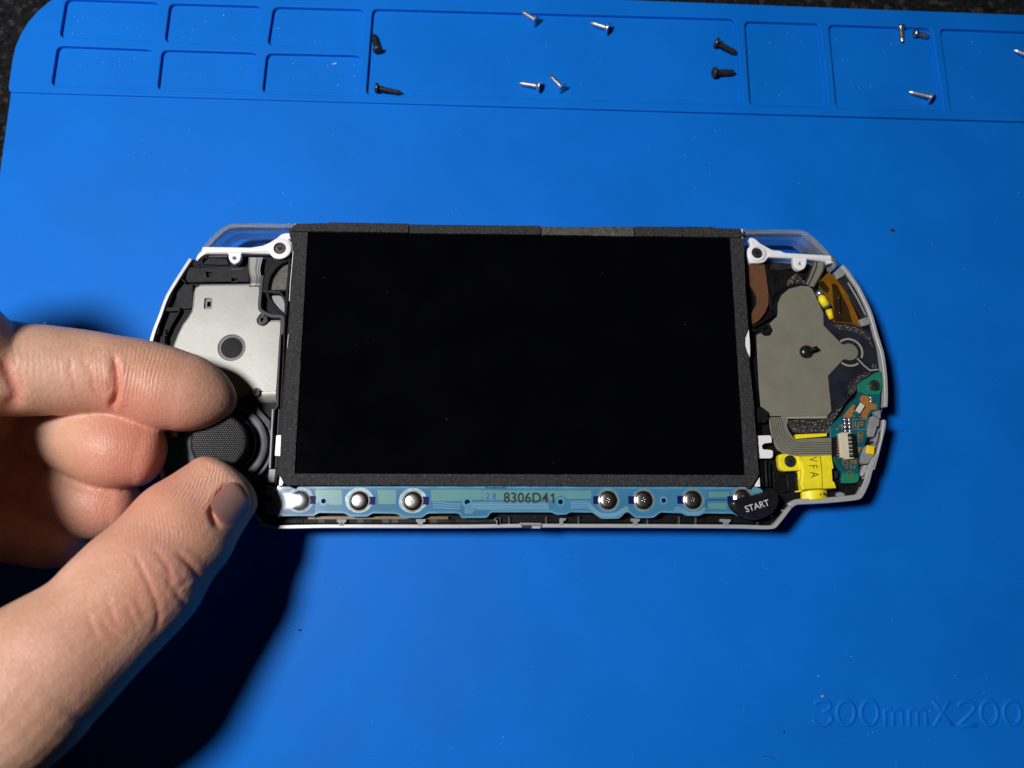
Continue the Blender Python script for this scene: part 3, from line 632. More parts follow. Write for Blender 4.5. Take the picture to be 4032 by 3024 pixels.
tc = [(1.38,-33.4)][0]
text_plate('printed_code', film, '8306D4', (tc[0] - 0.5, tc[1]), 3.1, ZF + 0.025, ZF + 0.05, 'ink_black', rot=-0.004, sx=0.95, spacing=1.06, bold=0.065)
plate('printed_code', film, [(tc[0] + x, tc[1] + y) for x, y in ((5.35, -1.08), (5.75, -1.08), (5.75, 1.08), (5.4, 1.08), (4.85, 0.62), (4.85, 0.28), (5.35, 0.6))], ZF + 0.025, ZF + 0.05, 'ink_black')
text_plate('printed_code', film, '2 8', [(-6.87,-33.02)][0], 1.9, ZF + 0.025, ZF + 0.05, 'ink_blue', bold=0.02, sx=0.95)
# crinkled clear end of the membrane catching the lamp
rows = []
e0 = [(-53.6,-30.86,12.0),(-45.25,-30.84,12.0),(-53.2,-37.44,12.0),(-44.92,-37.43,12.0)]
crm = mat('film_crinkle', (0.12, 0.27, 0.46, 1), 0.2, var=0.2, vscale=300, coat=1.0, crough=0.12)
for j in range(13):
    v = j / 12; row = []
    for i in range(15):
        u = i / 14
        x = e0[0][0] + (e0[1][0] - e0[0][0]) * u; y = e0[0][1] + (e0[2][1] - e0[0][1]) * v
        ramp = math.sin(PI * u)
        ed = min(1, 4 * min(v, 1 - v) + 0.05)
        z = ZF + 0.07 + ed * (0.62 * ramp + 0.035 * math.sin(9 * u + 6 * v) * ramp + 0.045 * math.sin(8 * v - 7 * u * v) * ramp)
        row.append((x, y, z))
    rows.append(row)
cr = sheet('membrane_end', film, rows[::-1], 'glossy_sheet', 0.05)
# metal clip at the end of the membrane
plate('clip', film, fillet([(-54.89,-31.05),(-53.54,-31.04),(-53.18,-37.05),(-54.85,-36.96)], 0.1), 9.2, 11.4, 'grey_plastic', bev=0.1)
for y0, y1 in ((1045, 1075), (1095, 1160), (1240, 1290), (1300, 1370)):
    plate('clip_tooth', film, on_sheet(SHEET_R3_1100, [(1435 + (y0 % 7) * 3, y0), (1512, y0), (1512, y1), (1450, y1)]), 9.4, 11.0 + (y0 % 3) * 0.15, 'grey_plastic', bev=0.1)

# gap below the membrane: flex cable edge, ribs and small metal tabs
plate('flex_edge', con, [(-45.33,-37.32),(-16.33,-37.3),(-16.32,-37.9),(-45.3,-37.92)], 9.6, 10.0, 'ochre_flex')
plate('flex_edge', con, [(-47.08,-37.38),(-45.43,-37.37),(-45.4,-37.92),(-47.05,-37.92)], 9.6, 10.05, 'orange_flex')
rib([(-56.37,-38.34),(-41.35,-38.33),(-21.16,-38.24),(-3.34,-38.17)], 0.9, 9.7, m='dark_grey_plastic')
rib([(-8.68,-38.03),(19.02,-38.1),(47.04,-38.2),(53.93,-38.44)], 0.9, 9.6, m='black_plastic')
for x in (370, 560, 900, 1030, 1120, 1200, 1540, 1690): plate('chassis_block', con, on_sheet(SHEET_R7_990, [(x, 408), (x + 60, 408), (x + 60, 440), (x, 440)]), 9.0, 9.9, 'black_plastic' if x % 20 else 'mid_grey_plastic', bev=0.1)
for x in (185, 455, 690, 1190, 1420, 1540, 1990): plate('chassis_rib', con, on_sheet(SHEET_R8_990, [(x, 320), (x + 14, 320), (x + 14, 380), (x, 380)]), 8.8, 10.0, 'mid_grey_plastic', bev=0.08)
def tee(reg, pts, hole=None):
    plate('shell_tab', con, pts, 9.4, 10.7, 'grey_plastic', bev=0.1, holes=[circle(hole, 0.18, 10)] if hole else ())
tee('R7', [(-40.65,-37.94),(-38.5,-37.94),(-38.52,-38.53),(-38.96,-38.73),(-39.01,-39.35),(-40.09,-39.35),(-40.17,-38.73),(-40.62,-38.58)], [(-39.53,-38.88)][0])
tee('R7', [(-23.32,-37.87),(-21.15,-37.87),(-21.19,-38.52),(-21.79,-38.67),(-21.78,-39.34),(-22.93,-39.34),(-22.9,-38.67),(-23.31,-38.52)])
tee('R7', [(-5.96,-37.61),(-4.77,-37.61),(-4.71,-39.21),(-5.6,-39.21),(-5.61,-38.21),(-6.01,-38.16)])
tee('R8', [(-5.94,-37.61),(-4.72,-37.61),(-4.72,-39.17),(-5.51,-39.17),(-5.51,-38.21),(-6.0,-38.21)])
tee('R8', [(8.43,-37.66),(9.84,-37.65),(9.77,-38.2),(9.22,-38.32),(9.21,-39.16),(8.41,-39.16)])
tee('R8', [(24.38,-37.73),(26.41,-37.79),(26.33,-38.37),(25.83,-38.49),(25.81,-39.27),(24.82,-39.27),(24.85,-38.43),(24.36,-38.31)])
tee('R8', [(44.44,-37.81),(46.84,-37.87),(46.75,-38.41),(46.3,-38.6),(46.25,-39.44),(45.2,-39.38),(45.24,-38.54),(44.38,-38.35)], [(45.79,-38.78)][0])
lt = plate('latch', con, fillet([(-0.47,-38.64),(4.4,-38.7),(4.4,-39.3),(-0.48,-39.24)], 0.15), 9.4, 11.0, 'grey_plastic', bev=0.12)
plate('latch_notch_shade', lt, [(-0.02,-39.3),(2.12,-39.3),(2.11,-39.9),(-0.02,-39.84)], 9.0, 10.95, 'recess_shade')  # dark block painted as the shade of a notch
plate('latch_tongue', lt, fillet([(2.18,-39.3),(4.4,-39.3),(4.09,-39.96),(2.17,-39.96)], 0.1), 8.5, 10.95, 'silver_shell', bev=0.12)

# ------------------------------------------------------------------ right-hand side
rib([(54.83,25.59),(54.55,16.66),(54.49,9.84)], 0.7, 9.4)
plate('gasket', con, fillet([(54.95,22.98),(58.86,23.09),(59.15,18.98),(59.35,15.05),(59.14,12.71),(58.3,10.76),(56.76,8.81),(54.81,7.54),(54.84,10.43),(55.84,11.9),(56.52,13.07),(56.52,15.02),(55.93,16.19),(54.92,17.55)], 0.35), 8.6, 9.9, 'brown_foam', bev=0.12)
rib([(59.48,23.09),(59.96,14.8),(60.09,11.29)], 0.9, 9.5, m='black_plastic')
blk([(59.92,21.94),(65.42,21.42),(68.63,20.87),(68.51,19.28),(65.76,18.25),(63.78,17.24),(61.76,15.64),(60.56,14.84),(60.13,19.56)], 9.3, holes=[circle([(61.97,18.6)][0], 0.75, 14)])
blk([(61.02,23.4),(65.98,23.27),(66.26,21.88),(62.79,21.44),(60.14,21.8)], 9.6, m='dark_grey_plastic')
plate('dust_patch', con, smooth_loop([(64.19,18.75),(65.62,19.96),(66.63,20.77),(67.69,19.59),(68.9,18.02),(66.41,17.8),(64.44,16.98)], 3), 9.3, 9.45, 'dusty_film')
rib([(54.54,6.84),(57.65,8.6),(60.39,10.17),(60.91,13.48),(62.29,15.64),(64.3,17.24),(66.24,17.75),(69.28,17.69)], 0.55, 10.1, m='black_plastic')
# right pad
film_r = [(69.76,17.14),(72.03,11.3),(74.8,8.27),(78.74,8.05),(81.14,7.34),(82.92,6.2),(83.94,4.1),(84.09,2.28)] + [(84.13,2.16),(84.13,-0.7),(84.15,-2.4),(83.25,-3.92),(80.1,-5.63),(78.57,-8.07),(75.1,-11.62),(71.56,-16.23),(71.21,-18.24),(63.34,-18.28),(62.31,-17.38),(61.56,-16.38),(61.91,-15.37),(63.79,-14.81),(57.61,-14.12),(55.55,-12.11),(55.59,3.79)] + [(55.6,5.35),(56.98,6.51),(59.17,8.26),(60.87,9.82),(61.2,13.13),(62.3,15.29),(64.32,16.88),(67.04,17.7)]
pad_base = plate('button_pad', con, fillet(film_r, 0.3), 9.3, 9.9, 'dark_film', bev=0.05)
tag(pad_base, 'dusty dark membrane with a taupe contact area right of the screen')
cbt = [(77.6,1.16)][0]
neck = [(67.36,17.43),(69.25,17.26),(69.92,16.62),(72.13,10.79),(71.95,7.56),(74.1,5.12)] + [(75.89,3.05)]
pad_m = neck + arc(cbt, 2.05, 122, -118, 18) + [(75.93,-0.7),(71.94,-4.74),(72.07,-13.04),(70.95,-14.24),(57.56,-14.35),(55.51,-12.13),(55.42,-7.52),(55.49,-1.91),(55.61,3.77)] + [(55.7,5.13),(56.7,5.52),(57.58,4.8),(58.9,4.97),(59.71,6.32),(59.26,7.46),(58.95,7.88),(61.02,9.76),(61.35,13.0),(62.34,14.96),(64.25,16.55)]
plate('contact_area', pad_base, fillet(pad_m, 0.15, 2), 9.903, 10.05, 'taupe_pad', holes=[circle([(67.49,1.12)][0], 1.6)], bev=0.03)
plate('trace', pad_base, stroke(arc(cbt, 3.15, 128, -28, 20), 0.42), 9.903, 9.96, 'trace_pale')
plate('trace', pad_base, stroke(arc(cbt, 3.35, 232, 305, 14), 0.42), 9.903, 9.96, 'trace_pale')
plate('trace', pad_base, stroke([(79.36,-0.37),(80.79,-2.06),(82.17,-3.28),(84.15,-3.07)], 0.32), 9.903, 9.965, 'trace_pale')
plate('trace', pad_base, stroke([(60.12,-14.66),(70.95,-14.51)], 0.5), 9.903, 9.96, 'trace_pale')
def dusty(pts): plate('dust_patch', pad_base, smooth_loop(pts, 3), 9.95, 9.975, 'dusty_film')
dusty([(74.34,7.64),(76.81,7.86),(79.42,7.4),(81.93,5.98),(83.07,4.07),(83.28,2.36),(82.12,4.07),(80.38,5.58),(77.81,6.33),(75.22,6.88)])
dusty([(77.04,-6.23),(79.03,-4.9),(81.38,-3.75),(82.09,-4.12),(80.09,-5.45),(78.5,-6.59),(78.36,-8.08),(77.14,-9.21),(76.41,-8.1)])
dusty([(82.89,-1.67),(83.83,-1.66),(83.71,-2.79),(82.57,-2.99)])
plate('pad_hole_shade', pad_base, circle([(75.49,6.15)][0], 0.62, 16), 9.95, 9.985, 'recess_shade')  # dark disc laid on the film in place of a shaded hole
plate('pad_tab', pad_base, fillet([(61.55,-16.3),(61.88,-15.56),(63.0,-15.23),(68.31,-15.35),(71.14,-14.51),(73.1,-13.02),(75.06,-11.81),(71.72,-16.24),(71.27,-18.25),(64.61,-18.1),(63.14,-18.2),(62.28,-17.57)], 0.3), 9.91, 9.97, 'dusty_film')
post = lathe('centre_post', pad_base, [(67.14,1.02)][0], [(0.1, 9.0), (1.55, 9.0), (1.58, 10.2), (1.4, 10.7), (1.05, 11.0), (0.4, 11.15), (0.1, 11.2)], 'button_black')
pp = [(67.44,0.91),(69.18,1.68)]
tube('post_pin', pad_base, [(pp[0][0], pp[0][1], 10.9), (pp[0][0] * .4 + pp[1][0] * .6, pp[0][1] * .4 + pp[1][1] * .6, 11.7), (pp[1][0], pp[1][1], 12.0)], [0.55, 0.5, 0.42], 'black_plastic')
bs = [(57.92,6.13)][0]
lathe('screw_boss', con, bs, [(0.3, 9), (1.2, 9), (1.2, 10.5), (1.05, 10.65), (0.6, 10.65), (0.55, 9.9), (0.3, 9.9)], 'black_plastic', n=28)
rib([(54.63,6.4),(55.91,6.03),(56.87,6.42)], 0.7, 10.3)
rib([(54.89,-0.36),(55.12,-5.24),(54.93,-6.73),(54.77,-11.92)], 0.8, 9.9)
blk([(54.28,-12.43),(55.3,-12.24),(56.85,-13.51),(57.02,-14.97),(56.23,-15.88),(54.21,-16.26)], 11.0, m='black_plastic')
rib([(54.78,-16.34),(54.72,-18.52)], 0.6, 10.2)
# ribbon to the connector
ZR = 10.45
rbn = plate('ribbon', con, fillet([(57.15,-14.67),(61.39,-14.65),(61.68,-15.65),(61.09,-16.29),(61.52,-17.83),(62.82,-19.84),(65.02,-19.65),(71.33,-19.32),(71.04,-23.73),(61.98,-23.76),(60.04,-23.14),(58.48,-22.16),(57.7,-20.37),(57.2,-17.12)], 0.35), ZR - 0.35, ZR, 'taupe_pad', bev=0.04)
for k in range(6):
    a = 562 + 27 * k
    fl_pts = on_sheet(SHEET_R5_1045, [(a, 990), (a + 22, 1080 - 5 * k), (a + 40, 1180 - 6 * k), (a + 85, 1300 - 12 * k), (a + 150 + 4 * k, 1392 - 20 * k), (a + 260, 1448 - 26 * k), (1100, 1452 - 28 * k), (1345, 1452 - 29 * k)])
    plate('trace', rbn, stroke(smooth_loop(fl_pts, 4, False), 0.13), ZR + 0.002, ZR + 0.02, 'trace_dark')
plate('ribbon_end', rbn, [(71.35,-19.32),(73.37,-18.94),(73.04,-23.72),(71.08,-23.73)], ZR - 0.3, ZR - 0.02, 'black_plastic')
for y in (1250, 1285, 1320, 1355, 1390, 1425, 1460): plate('contact', rbn, on_sheet(SHEET_R5_1045, [(1415, y), (1458, y), (1458, y + 12), (1415, y + 12)]), ZR - 0.02, ZR + 0.015, 'copper_bare')
# yellow headphone jack housing
jack = plate('jack_housing', con, fillet([(62.88,-23.73),(70.59,-23.4),(70.8,-26.48),(70.34,-26.73),(70.3,-29.36),(70.67,-29.62),(71.01,-31.02),(63.19,-31.49),(62.84,-29.99),(63.47,-27.0),(63.29,-25.41)], 0.12), 8.6, 11.6, 'yellow_plastic', bev=0.15)
tag(jack, 'yellow plastic headphone jack housing')
plate('jack_face', jack, fillet([(62.92,-23.94),(67.84,-23.75),(67.87,-27.02),(67.71,-31.14),(63.23,-31.38),(63.0,-29.84),(63.58,-27.03),(63.25,-25.45)], 0.1), 11.55, 11.95, 'yellow_plastic', bev=0.18)
plate('jack_side', jack, [(63.03,-27.02),(64.01,-26.93),(63.5,-29.86),(63.78,-31.27),(63.12,-31.18),(62.95,-28.8)], 8.7, 10.4, 'yellow_plastic', bev=0.15)
ear = plate('jack_ear', jack, fillet([(58.56,-23.68),(58.92,-23.27),(59.92,-23.14),(63.29,-23.78),(63.53,-26.94),(59.53,-27.17),(58.84,-26.78),(58.55,-25.9)], 0.3), 8.7, 11.0, 'yellow_plastic', bev=0.2)
cross_screw(jack, [(61.11,-24.89)][0], 1.38, 11.35, ang=0.5)
plate('jack_bar', jack, fillet([(63.13,-18.62),(70.39,-18.29),(70.36,-19.02),(63.23,-19.67)], 0.1), 9.0, 10.44, 'yellow_plastic', bev=0.1)
tg = [(63.82,-31.28),(69.66,-31.04),(69.58,-33.23),(63.77,-33.55)]
rows = []
for j in range(9):
    v = j / 8; row = []
    for i in range(13):
        u = i / 12; a = math.radians(200 - 220 * u); hx = 0.5 + 0.5 * math.cos(a) / math.cos(math.radians(20))
        p0 = Vector(tg[0]).lerp(Vector(tg[1]), u); p1 = Vector(tg[3]).lerp(Vector(tg[2]), u); p = p0.lerp(p1, v)
        row.append((p.x, p.y, 9.0 + 2.0 * math.sin(PI * (0.04 + 0.92 * u)) ** 0.6))
    rows.append(row)
sheet('jack_barrel', jack, rows, 'yellow_plastic', 0.8)
plate('jack_fin', jack, [(62.04,-31.56),(63.67,-31.3),(63.64,-31.65),(62.2,-31.83)], 9.5, 10.3, 'yellow_plastic')
for ch, pos in (('V', (1103, 550)), ('F', (1108, 642)), ('A', (1125, 745))):
    text_plate('printed_letter', jack, ch, on_sheet(SHEET_R6_1195, [pos])[0], 2.75, 11.952, 11.975, 'ink_dark_olive', rot=-PI / 2 + 0.06, sx=0.72, bold=-0.01)
for k, pos in enumerate(((1205, 1000), (1250, 990), (1275, 1000))): text_plate('mould_mark', jack, '4', on_sheet(SHEET_R6_1100, [pos])[0], 0.8, 10.6, 11.03, 'ink_dark_olive', rot=0.3 * k)
text_plate('mould_mark', jack, '4', [(63.55,-28.3)][0], 1.6, 10.35, 10.42, 'ink_dark_olive', rot=0.2)
# chassis around the jack
blk([(57.37,-27.0),(59.34,-27.17),(62.59,-27.25),(62.77,-29.65),(62.26,-31.59),(58.64,-31.95),(57.3,-30.55)], 9.6)
rib([(60.72,-27.73),(60.64,-31.27)], 0.35, 10.0, m='dark_grey_plastic'); rib([(62.64,-27.37),(62.62,-31.26)], 0.35, 10.2, m='dark_grey_plastic')
rib([(54.47,-24.62),(54.48,-27.11),(54.51,-30.63)], 0.4, 11.0, m='black_plastic'); rib([(55.55,-24.62),(55.41,-30.63)], 0.3, 11.0, m='dark_grey_plastic'); rib([(56.38,-25.31),(56.28,-30.61)], 0.35, 10.8)
blk([(56.01,-24.13),(58.52,-24.47),(59.08,-26.8),(57.42,-27.34),(56.61,-25.91)], 9.3)
blk([(71.88,-31.94),(72.27,-31.68),(73.34,-31.85),(73.73,-32.47),(72.88,-32.91),(71.82,-32.65)], 10.0, m='grey_plastic', r=0.4).name = 'light_clip'
blk([(74.26,-30.13),(77.19,-29.94),(77.27,-31.01),(76.02,-32.78),(74.2,-32.78),(74.13,-31.55)], 9.2)
blk([(71.79,-26.8),(72.65,-27.33),(72.45,-28.58),(71.62,-28.76)], 9.8, m='dark_grey_plastic')
blk([(77.21,-29.1),(78.53,-28.56),(78.61,-29.62),(77.42,-30.69),(76.93,-30.16)], 10.1, m='dark_grey_plastic')
rib([(58.64,-35.82),(59.52,-35.99),(59.29,-36.69)], 0.4, 10.2, m='grey_plastic')
blk([(58.05,-35.78),(60.18,-33.67),(62.01,-33.32),(62.31,-34.02),(60.04,-35.6),(58.24,-38.05),(56.59,-38.75),(56.3,-37.7)], 9.2)

# circuit board
ZP = 10.3
pcb_pts = [(83.98,-3.66),(84.68,-3.54),(84.6,-7.18),(83.89,-9.04),(83.31,-13.02),(82.15,-13.12),(81.38,-13.49),(80.78,-14.32),(80.7,-15.15),(79.5,-20.07),(78.09,-23.32),(77.14,-24.31)] + [(77.19,-25.22),(77.03,-28.79),(76.57,-29.53),(75.46,-29.78),(72.97,-29.79),(72.84,-28.8),(73.18,-27.41),(72.49,-26.52),(71.7,-25.28),(71.49,-23.45),(71.19,-21.66),(71.21,-18.22),(71.27,-16.73),(72.73,-15.49)] + [(74.53,-13.9),(76.33,-11.22),(76.86,-10.87),(78.22,-9.83),(78.75,-8.52),(78.7,-6.66),(79.9,-5.76),(81.5,-4.96),(83.15,-3.86)]
p_h = [(80.58,-8.36)][0]; p_h2 = [(74.92,-27.76)][0]
pcb = plate('circuit_board', con, fillet(pcb_pts, 0.15), 9.3, ZP, 'pcb_teal', holes=[circle(p_h, 0.5, 14), circle(p_h2, 0.5, 14)], bev=0.06)
tag(pcb, 'small teal green circuit board with a cream connector')
def cu(name, pts, m='copper_bare', dz=0.03, z=ZP, holes=()): return plate(name, pcb, pts, z + 0.002, z + dz, m, holes=holes)
cu('board_green_area', fillet(outset([(78.71,-8.52),(78.7,-6.66),(79.9,-5.76),(81.5,-4.96),(83.15,-3.86),(83.97,-3.72),(84.67,-3.62),(84.56,-7.18),(83.85,-9.04),(82.35,-9.24),(79.96,-9.07)], -0.12), 0.2), 'pcb_lit_green', 0.015)  # lit far end of the board put into the colour
cu('board_green_area', fillet([(73.09,-27.55),(73.51,-27.37),(76.93,-27.63),(76.93,-28.79),(76.5,-29.46),(75.47,-29.67),(73.05,-29.68),(72.95,-28.8)], 0.15), 'pcb_lit_green', 0.015)
cu('hole_ring', circle(p_h, 0.72, 18), 'pcb_edge', 0.02) if False else plate('hole_ring', pcb, circle(p_h, 0.74, 18), ZP + 0.016, ZP + 0.04, 'pcb_edge', holes=[circle(p_h, 0.5, 14)])
plate('hole_ring', pcb, circle(p_h2, 0.85, 18), ZP + 0.016, ZP + 0.04, 'ochre_flex', holes=[circle(p_h2, 0.5, 14)])
cu('copper_area', fillet([(79.47,-9.3),(80.98,-9.55),(81.09,-11.1),(82.78,-11.5),(82.62,-12.57),(81.27,-12.76),(80.33,-13.87),(80.19,-14.79),(79.01,-14.79),(78.94,-13.51),(80.23,-12.03),(79.06,-10.74),(78.84,-10.1)], 0.12))
cu('copper_area', fillet([(77.18,-11.5),(77.66,-11.86),(76.99,-13.15),(76.58,-14.62),(74.47,-14.56),(75.91,-12.79)], 0.12))
for pts in ([(1620, 1012), (1802, 1012), (1795, 1145), (1620, 1140), (1620, 1012)], [(1690, 1172), (1748, 1172), (1735, 1300), (1690, 1298), (1690, 1172)]): cu('printed_box', outset(on_sheet(SHEET_R5_1030, pts[:4]), 0.06), holes=[outset(on_sheet(SHEET_R5_1030, pts[:4]), -0.08)])
for pts in ([(1652, 1040), (1650, 1105), (1690, 1105)], [(1690, 1050), (1690, 1125)], [(1690, 1050), (1760, 1050)], [(1712, 1085), (1750, 1080)], [(1700, 1195), (1715, 1260)], [(1705, 1230), (1725, 1215)], [(1445, 1100), (1480, 1085), (1490, 1140)], [(1400, 1135), (1420, 1130), (1425, 1150)], [(1625, 955), (1640, 985)], [(1705, 965), (1720, 985)]):
    cu('printed_mark', stroke(on_sheet(SHEET_R5_1030, pts), 0.24))
cu('printed_mark', [(77.4,-21.53),(78.23,-21.52),(78.15,-21.97),(77.85,-22.06),(77.65,-22.79),(77.42,-22.7)])
mk = [(73.71,-25.06),(74.54,-24.96),(75.55,-24.87),(76.43,-24.78),(74.36,-25.95),(75.36,-25.94),(76.17,-25.94)]
for i, (ch, c) in enumerate(zip('SWITCH1', mk)): text_plate('printed_mark', pcb, '2568359'[i], c, 1.5 if i < 4 else 1.2, ZP + 0.003, ZP + 0.03, 'copper_bare', rot=PI + 0.2 * math.sin(i * 2))
for c in [(81.54,-9.91),(81.5,-10.73),(74.88,-15.13),(75.93,-15.12),(74.87,-15.99),(75.92,-15.98),(74.86,-16.83),(75.91,-16.82),(74.85,-17.74),(75.9,-17.73)]:
    lathe('solder_joint', pcb, c, [(0.42, ZP), (0.38, ZP + 0.16), (0.22, ZP + 0.3), (0.05, ZP + 0.34)], 'solder', n=14)
for c in [(75.3,-15.55),(75.23,-17.28)]: cu('ink_patch', box2(c, 1.9, 1.3), 'ink_navy', 0.02)
cross_screw(pcb, [(82.5,-7.0)][0], 1.28, ZP + 0.75, ang=1.0)
led = [(78.46,-12.48)][0]; la = 0.95
chip = plate('component', pcb, box2(led, 2.3, 1.25, la, 0.1), ZP, ZP + 0.8, 'cream_plastic', bev=0.08)
for s in (-1, 1): plate('terminal', chip, box2((led[0] + s * 1.15 * math.cos(la), led[1] + s * 1.15 * math.sin(la)), 0.5, 1.3, la, 0.1), ZP, ZP + 0.66, 'solder', bev=0.1)
plate('terminal', chip, box2((led[0] - 0.55 * math.sin(la) * 1.2, led[1] + 0.55 * math.cos(la) * 1.2), 1.9, 0.35, la), ZP, ZP + 0.6, 'dark_grey_plastic', bev=0.06)
ca = [(73.68,-21.31),(75.77,-21.3),(74.94,-21.4)]
con_b = plate('connector', pcb, fillet([(72.85,-18.44),(73.5,-18.25),(75.69,-18.21),(75.76,-18.46),(74.83,-18.61),(74.8,-23.99),(75.79,-23.99),(75.85,-24.31),(73.67,-24.44),(73.61,-24.17),(72.81,-24.0),(72.82,-20.78),(72.79,-19.07)], 0.08), ZP, ZP + 1.0, 'cream_plastic', bev=0.08)
plate('connector_flap', con_b, [(75.24,-18.68),(76.7,-18.58),(76.84,-23.97),(75.21,-23.94)], ZP, ZP + 0.85, 'black_plastic', bev=0.1)
for k in range(11):
    y = 1222 + 25 * k; x = 1550 + 2.3 * k
    plate('pin', con_b, on_sheet(SHEET_R5_1120, [(x, y), (x + 48, y), (x + 48, y + 10), (x, y + 10)]), ZP + 0.5, ZP + 1.03, 'cream_plastic' if k % 2 else 'solder')
# slide switch at the right edge
sw = plate('switch_slider', con, fillet([(83.77,-15.1),(84.15,-14.97),(84.7,-15.41),(84.3,-17.2),(83.33,-19.94),(82.0,-23.74),(80.82,-26.79),(79.92,-26.65),(80.14,-25.9),(81.39,-23.38),(82.76,-19.76)], 0.3), 6.5, 10.6, 'silver_shell', bev=0.3, seg=3)
tag(sw, 'silver sliding power switch on the right edge')
for pts, z, m in (([(80.74,-14.63),(81.33,-14.26),(82.81,-15.07),(82.52,-16.71),(81.89,-16.9),(81.95,-17.26),(81.02,-19.26),(79.94,-19.17),(79.74,-18.36),(80.19,-16.54)], 11.0, 'grey_plastic'),
                  ([(81.1,-19.56),(81.79,-19.02),(82.03,-18.47),(82.76,-17.56),(82.05,-20.1),(81.22,-21.19)], 10.7, 'grey_plastic'),
                  ([(81.6,-13.45),(82.29,-13.08),(83.7,-12.8),(83.4,-14.82),(82.96,-14.64)], 10.4, 'grey_plastic'),
                  ([(78.61,-21.69),(79.3,-21.15),(80.89,-23.48),(80.11,-24.02),(79.45,-25.27),(78.16,-25.45),(77.74,-25.1),(77.75,-23.67)], 10.9, 'grey_plastic'),
                  ([(78.52,-25.59),(79.43,-25.58),(78.93,-27.01),(77.81,-28.26),(77.5,-27.73),(77.97,-26.66)], 10.4, 'silver_shell')):
    plate('switch_frame', con, fillet(pts, 0.2), 8.6, z, m, bev=0.15)
rib([(82.71,-17.27),(81.24,-21.99),(79.79,-25.58),(78.47,-28.08)], 0.35, 10.5, m='grey_plastic'); rib([(82.17,-17.62),(81.16,-20.53)], 0.3, 10.3, m='black_plastic')
yq = [(79.83,-22.24)][0]
plate('yellow_stub', con, box2(yq, 1.75, 2.0, -0.18, 0.25), 10.5, 11.4, 'yellow_paint', bev=0.15)
# orange flex, coil and black wall at the far right
kp = plate('orange_flex', con, fillet([(74.51,21.07),(76.13,19.86),(78.78,15.29),(81.51,7.33),(78.91,8.27),(74.62,8.61),(74.93,12.21),(72.26,17.08),(72.02,18.85)], 0.2), 8.7, 9.55, 'kapton', bev=0.05)
plate('dark_window', kp, [(75.04,18.3),(76.34,17.92),(78.51,12.25),(79.29,8.37),(74.97,8.71),(75.0,12.41)], 9.553, 9.58, 'kapton_dark')
plate('dark_window', kp, [(71.61,18.45),(72.98,18.87),(74.34,16.91),(73.86,15.72),(72.59,16.49)], 9.553, 9.58, 'kapton_dark')
dm = [(76.59,14.67,9.9),(76.33,13.09,9.95),(76.45,10.97,9.9)]
tube('wire', kp, dm, 0.16, 'black_plastic')
for p in (dm[0], dm[2]): lathe('solder_joint', kp, p, [(0.4, 9.56), (0.35, 9.8), (0.1, 9.95)], 'button_black', n=12)
cy = [(71.99,14.78,10.0),(72.21,14.0,10.0),(73.03,12.45,10.0),(73.36,11.87,10.0)]
tube('coil', kp, [cy[0], cy[1], cy[2]], [0.8, 0.95, 0.95], 'yellow_plastic', 14)
tube('coil_band', kp, [cy[2], cy[3]], 1.0, 'mid_grey_plastic', 14)
cz = [(73.61,11.55,9.8),(74.07,9.22,9.8)]
tube('coil', kp, [cz[0], cz[1]], [0.8, 0.6], 'yellow_paint', 12)
sb = [(71.68,15.5,10.2)][0]
lathe('solder_joint', kp, sb, [(0.95, 9.2), (0.95, 9.9), (0.8, 10.4), (0.5, 10.75), (0.15, 10.85)], 'solder', n=20)
blk([(76.81,19.38),(78.84,20.65),(81.46,15.78),(83.42,10.33),(81.72,9.43),(78.74,15.36)], 9.7, m='dark_grey_plastic', r=0.2)
rib([(78.88,18.41),(80.81,14.5),(82.49,10.13)], 0.3, 10.1, m='grey_plastic')
plate('shell_clip', con, fillet([(75.66,20.87),(77.64,22.68),(78.65,21.1),(77.88,20.0),(76.38,19.19),(76.09,19.88)], 0.2), 8.8, 10.3, 'grey_plastic', bev=0.15)
plate('shell_clip', con, fillet([(80.58,8.98),(82.36,9.74),(82.48,9.0),(83.71,9.98),(83.94,8.44),(82.35,7.65),(81.29,7.45)], 0.2), 8.8, 10.3, 'grey_plastic', bev=0.15)
blk([(81.92,7.56),(83.89,8.35),(84.82,4.21),(84.83,2.39),(84.35,2.39),(83.93,4.78),(83.15,6.51)], 9.4)
# ribbon neck on the right
rows = []
nl = [(70.61,23.38,10.2),(70.08,21.76,10.25),(68.94,19.2,10.2),(68.2,17.65,10.08)]; nr = [(73.48,23.32,10.2),(73.1,21.41,10.25),(71.58,18.84,10.2),(70.44,17.09,10.08)]
for a, b in zip(smooth_loop(nl, 4, False), smooth_loop(nr, 4, False)): rows.append([tuple(Vector(a).lerp(Vector(b), t)) for t in (0, 0.3, 0.7, 1)])
rr = sheet('ribbon', con, rows, 'taupe_pad', 0.12)
for t in (0.02, 0.34, 0.95):
    pts = [Vector(a).lerp(Vector(b), t) for a, b in zip(smooth_loop(nl, 4, False), smooth_loop(nr, 4, False))]
    sheet('trace', rr, [[(p.x - .2, p.y, p.z + 0.03), (p.x + .2, p.y, p.z + 0.03)] for p in pts], 'trace_dark', 0.02)

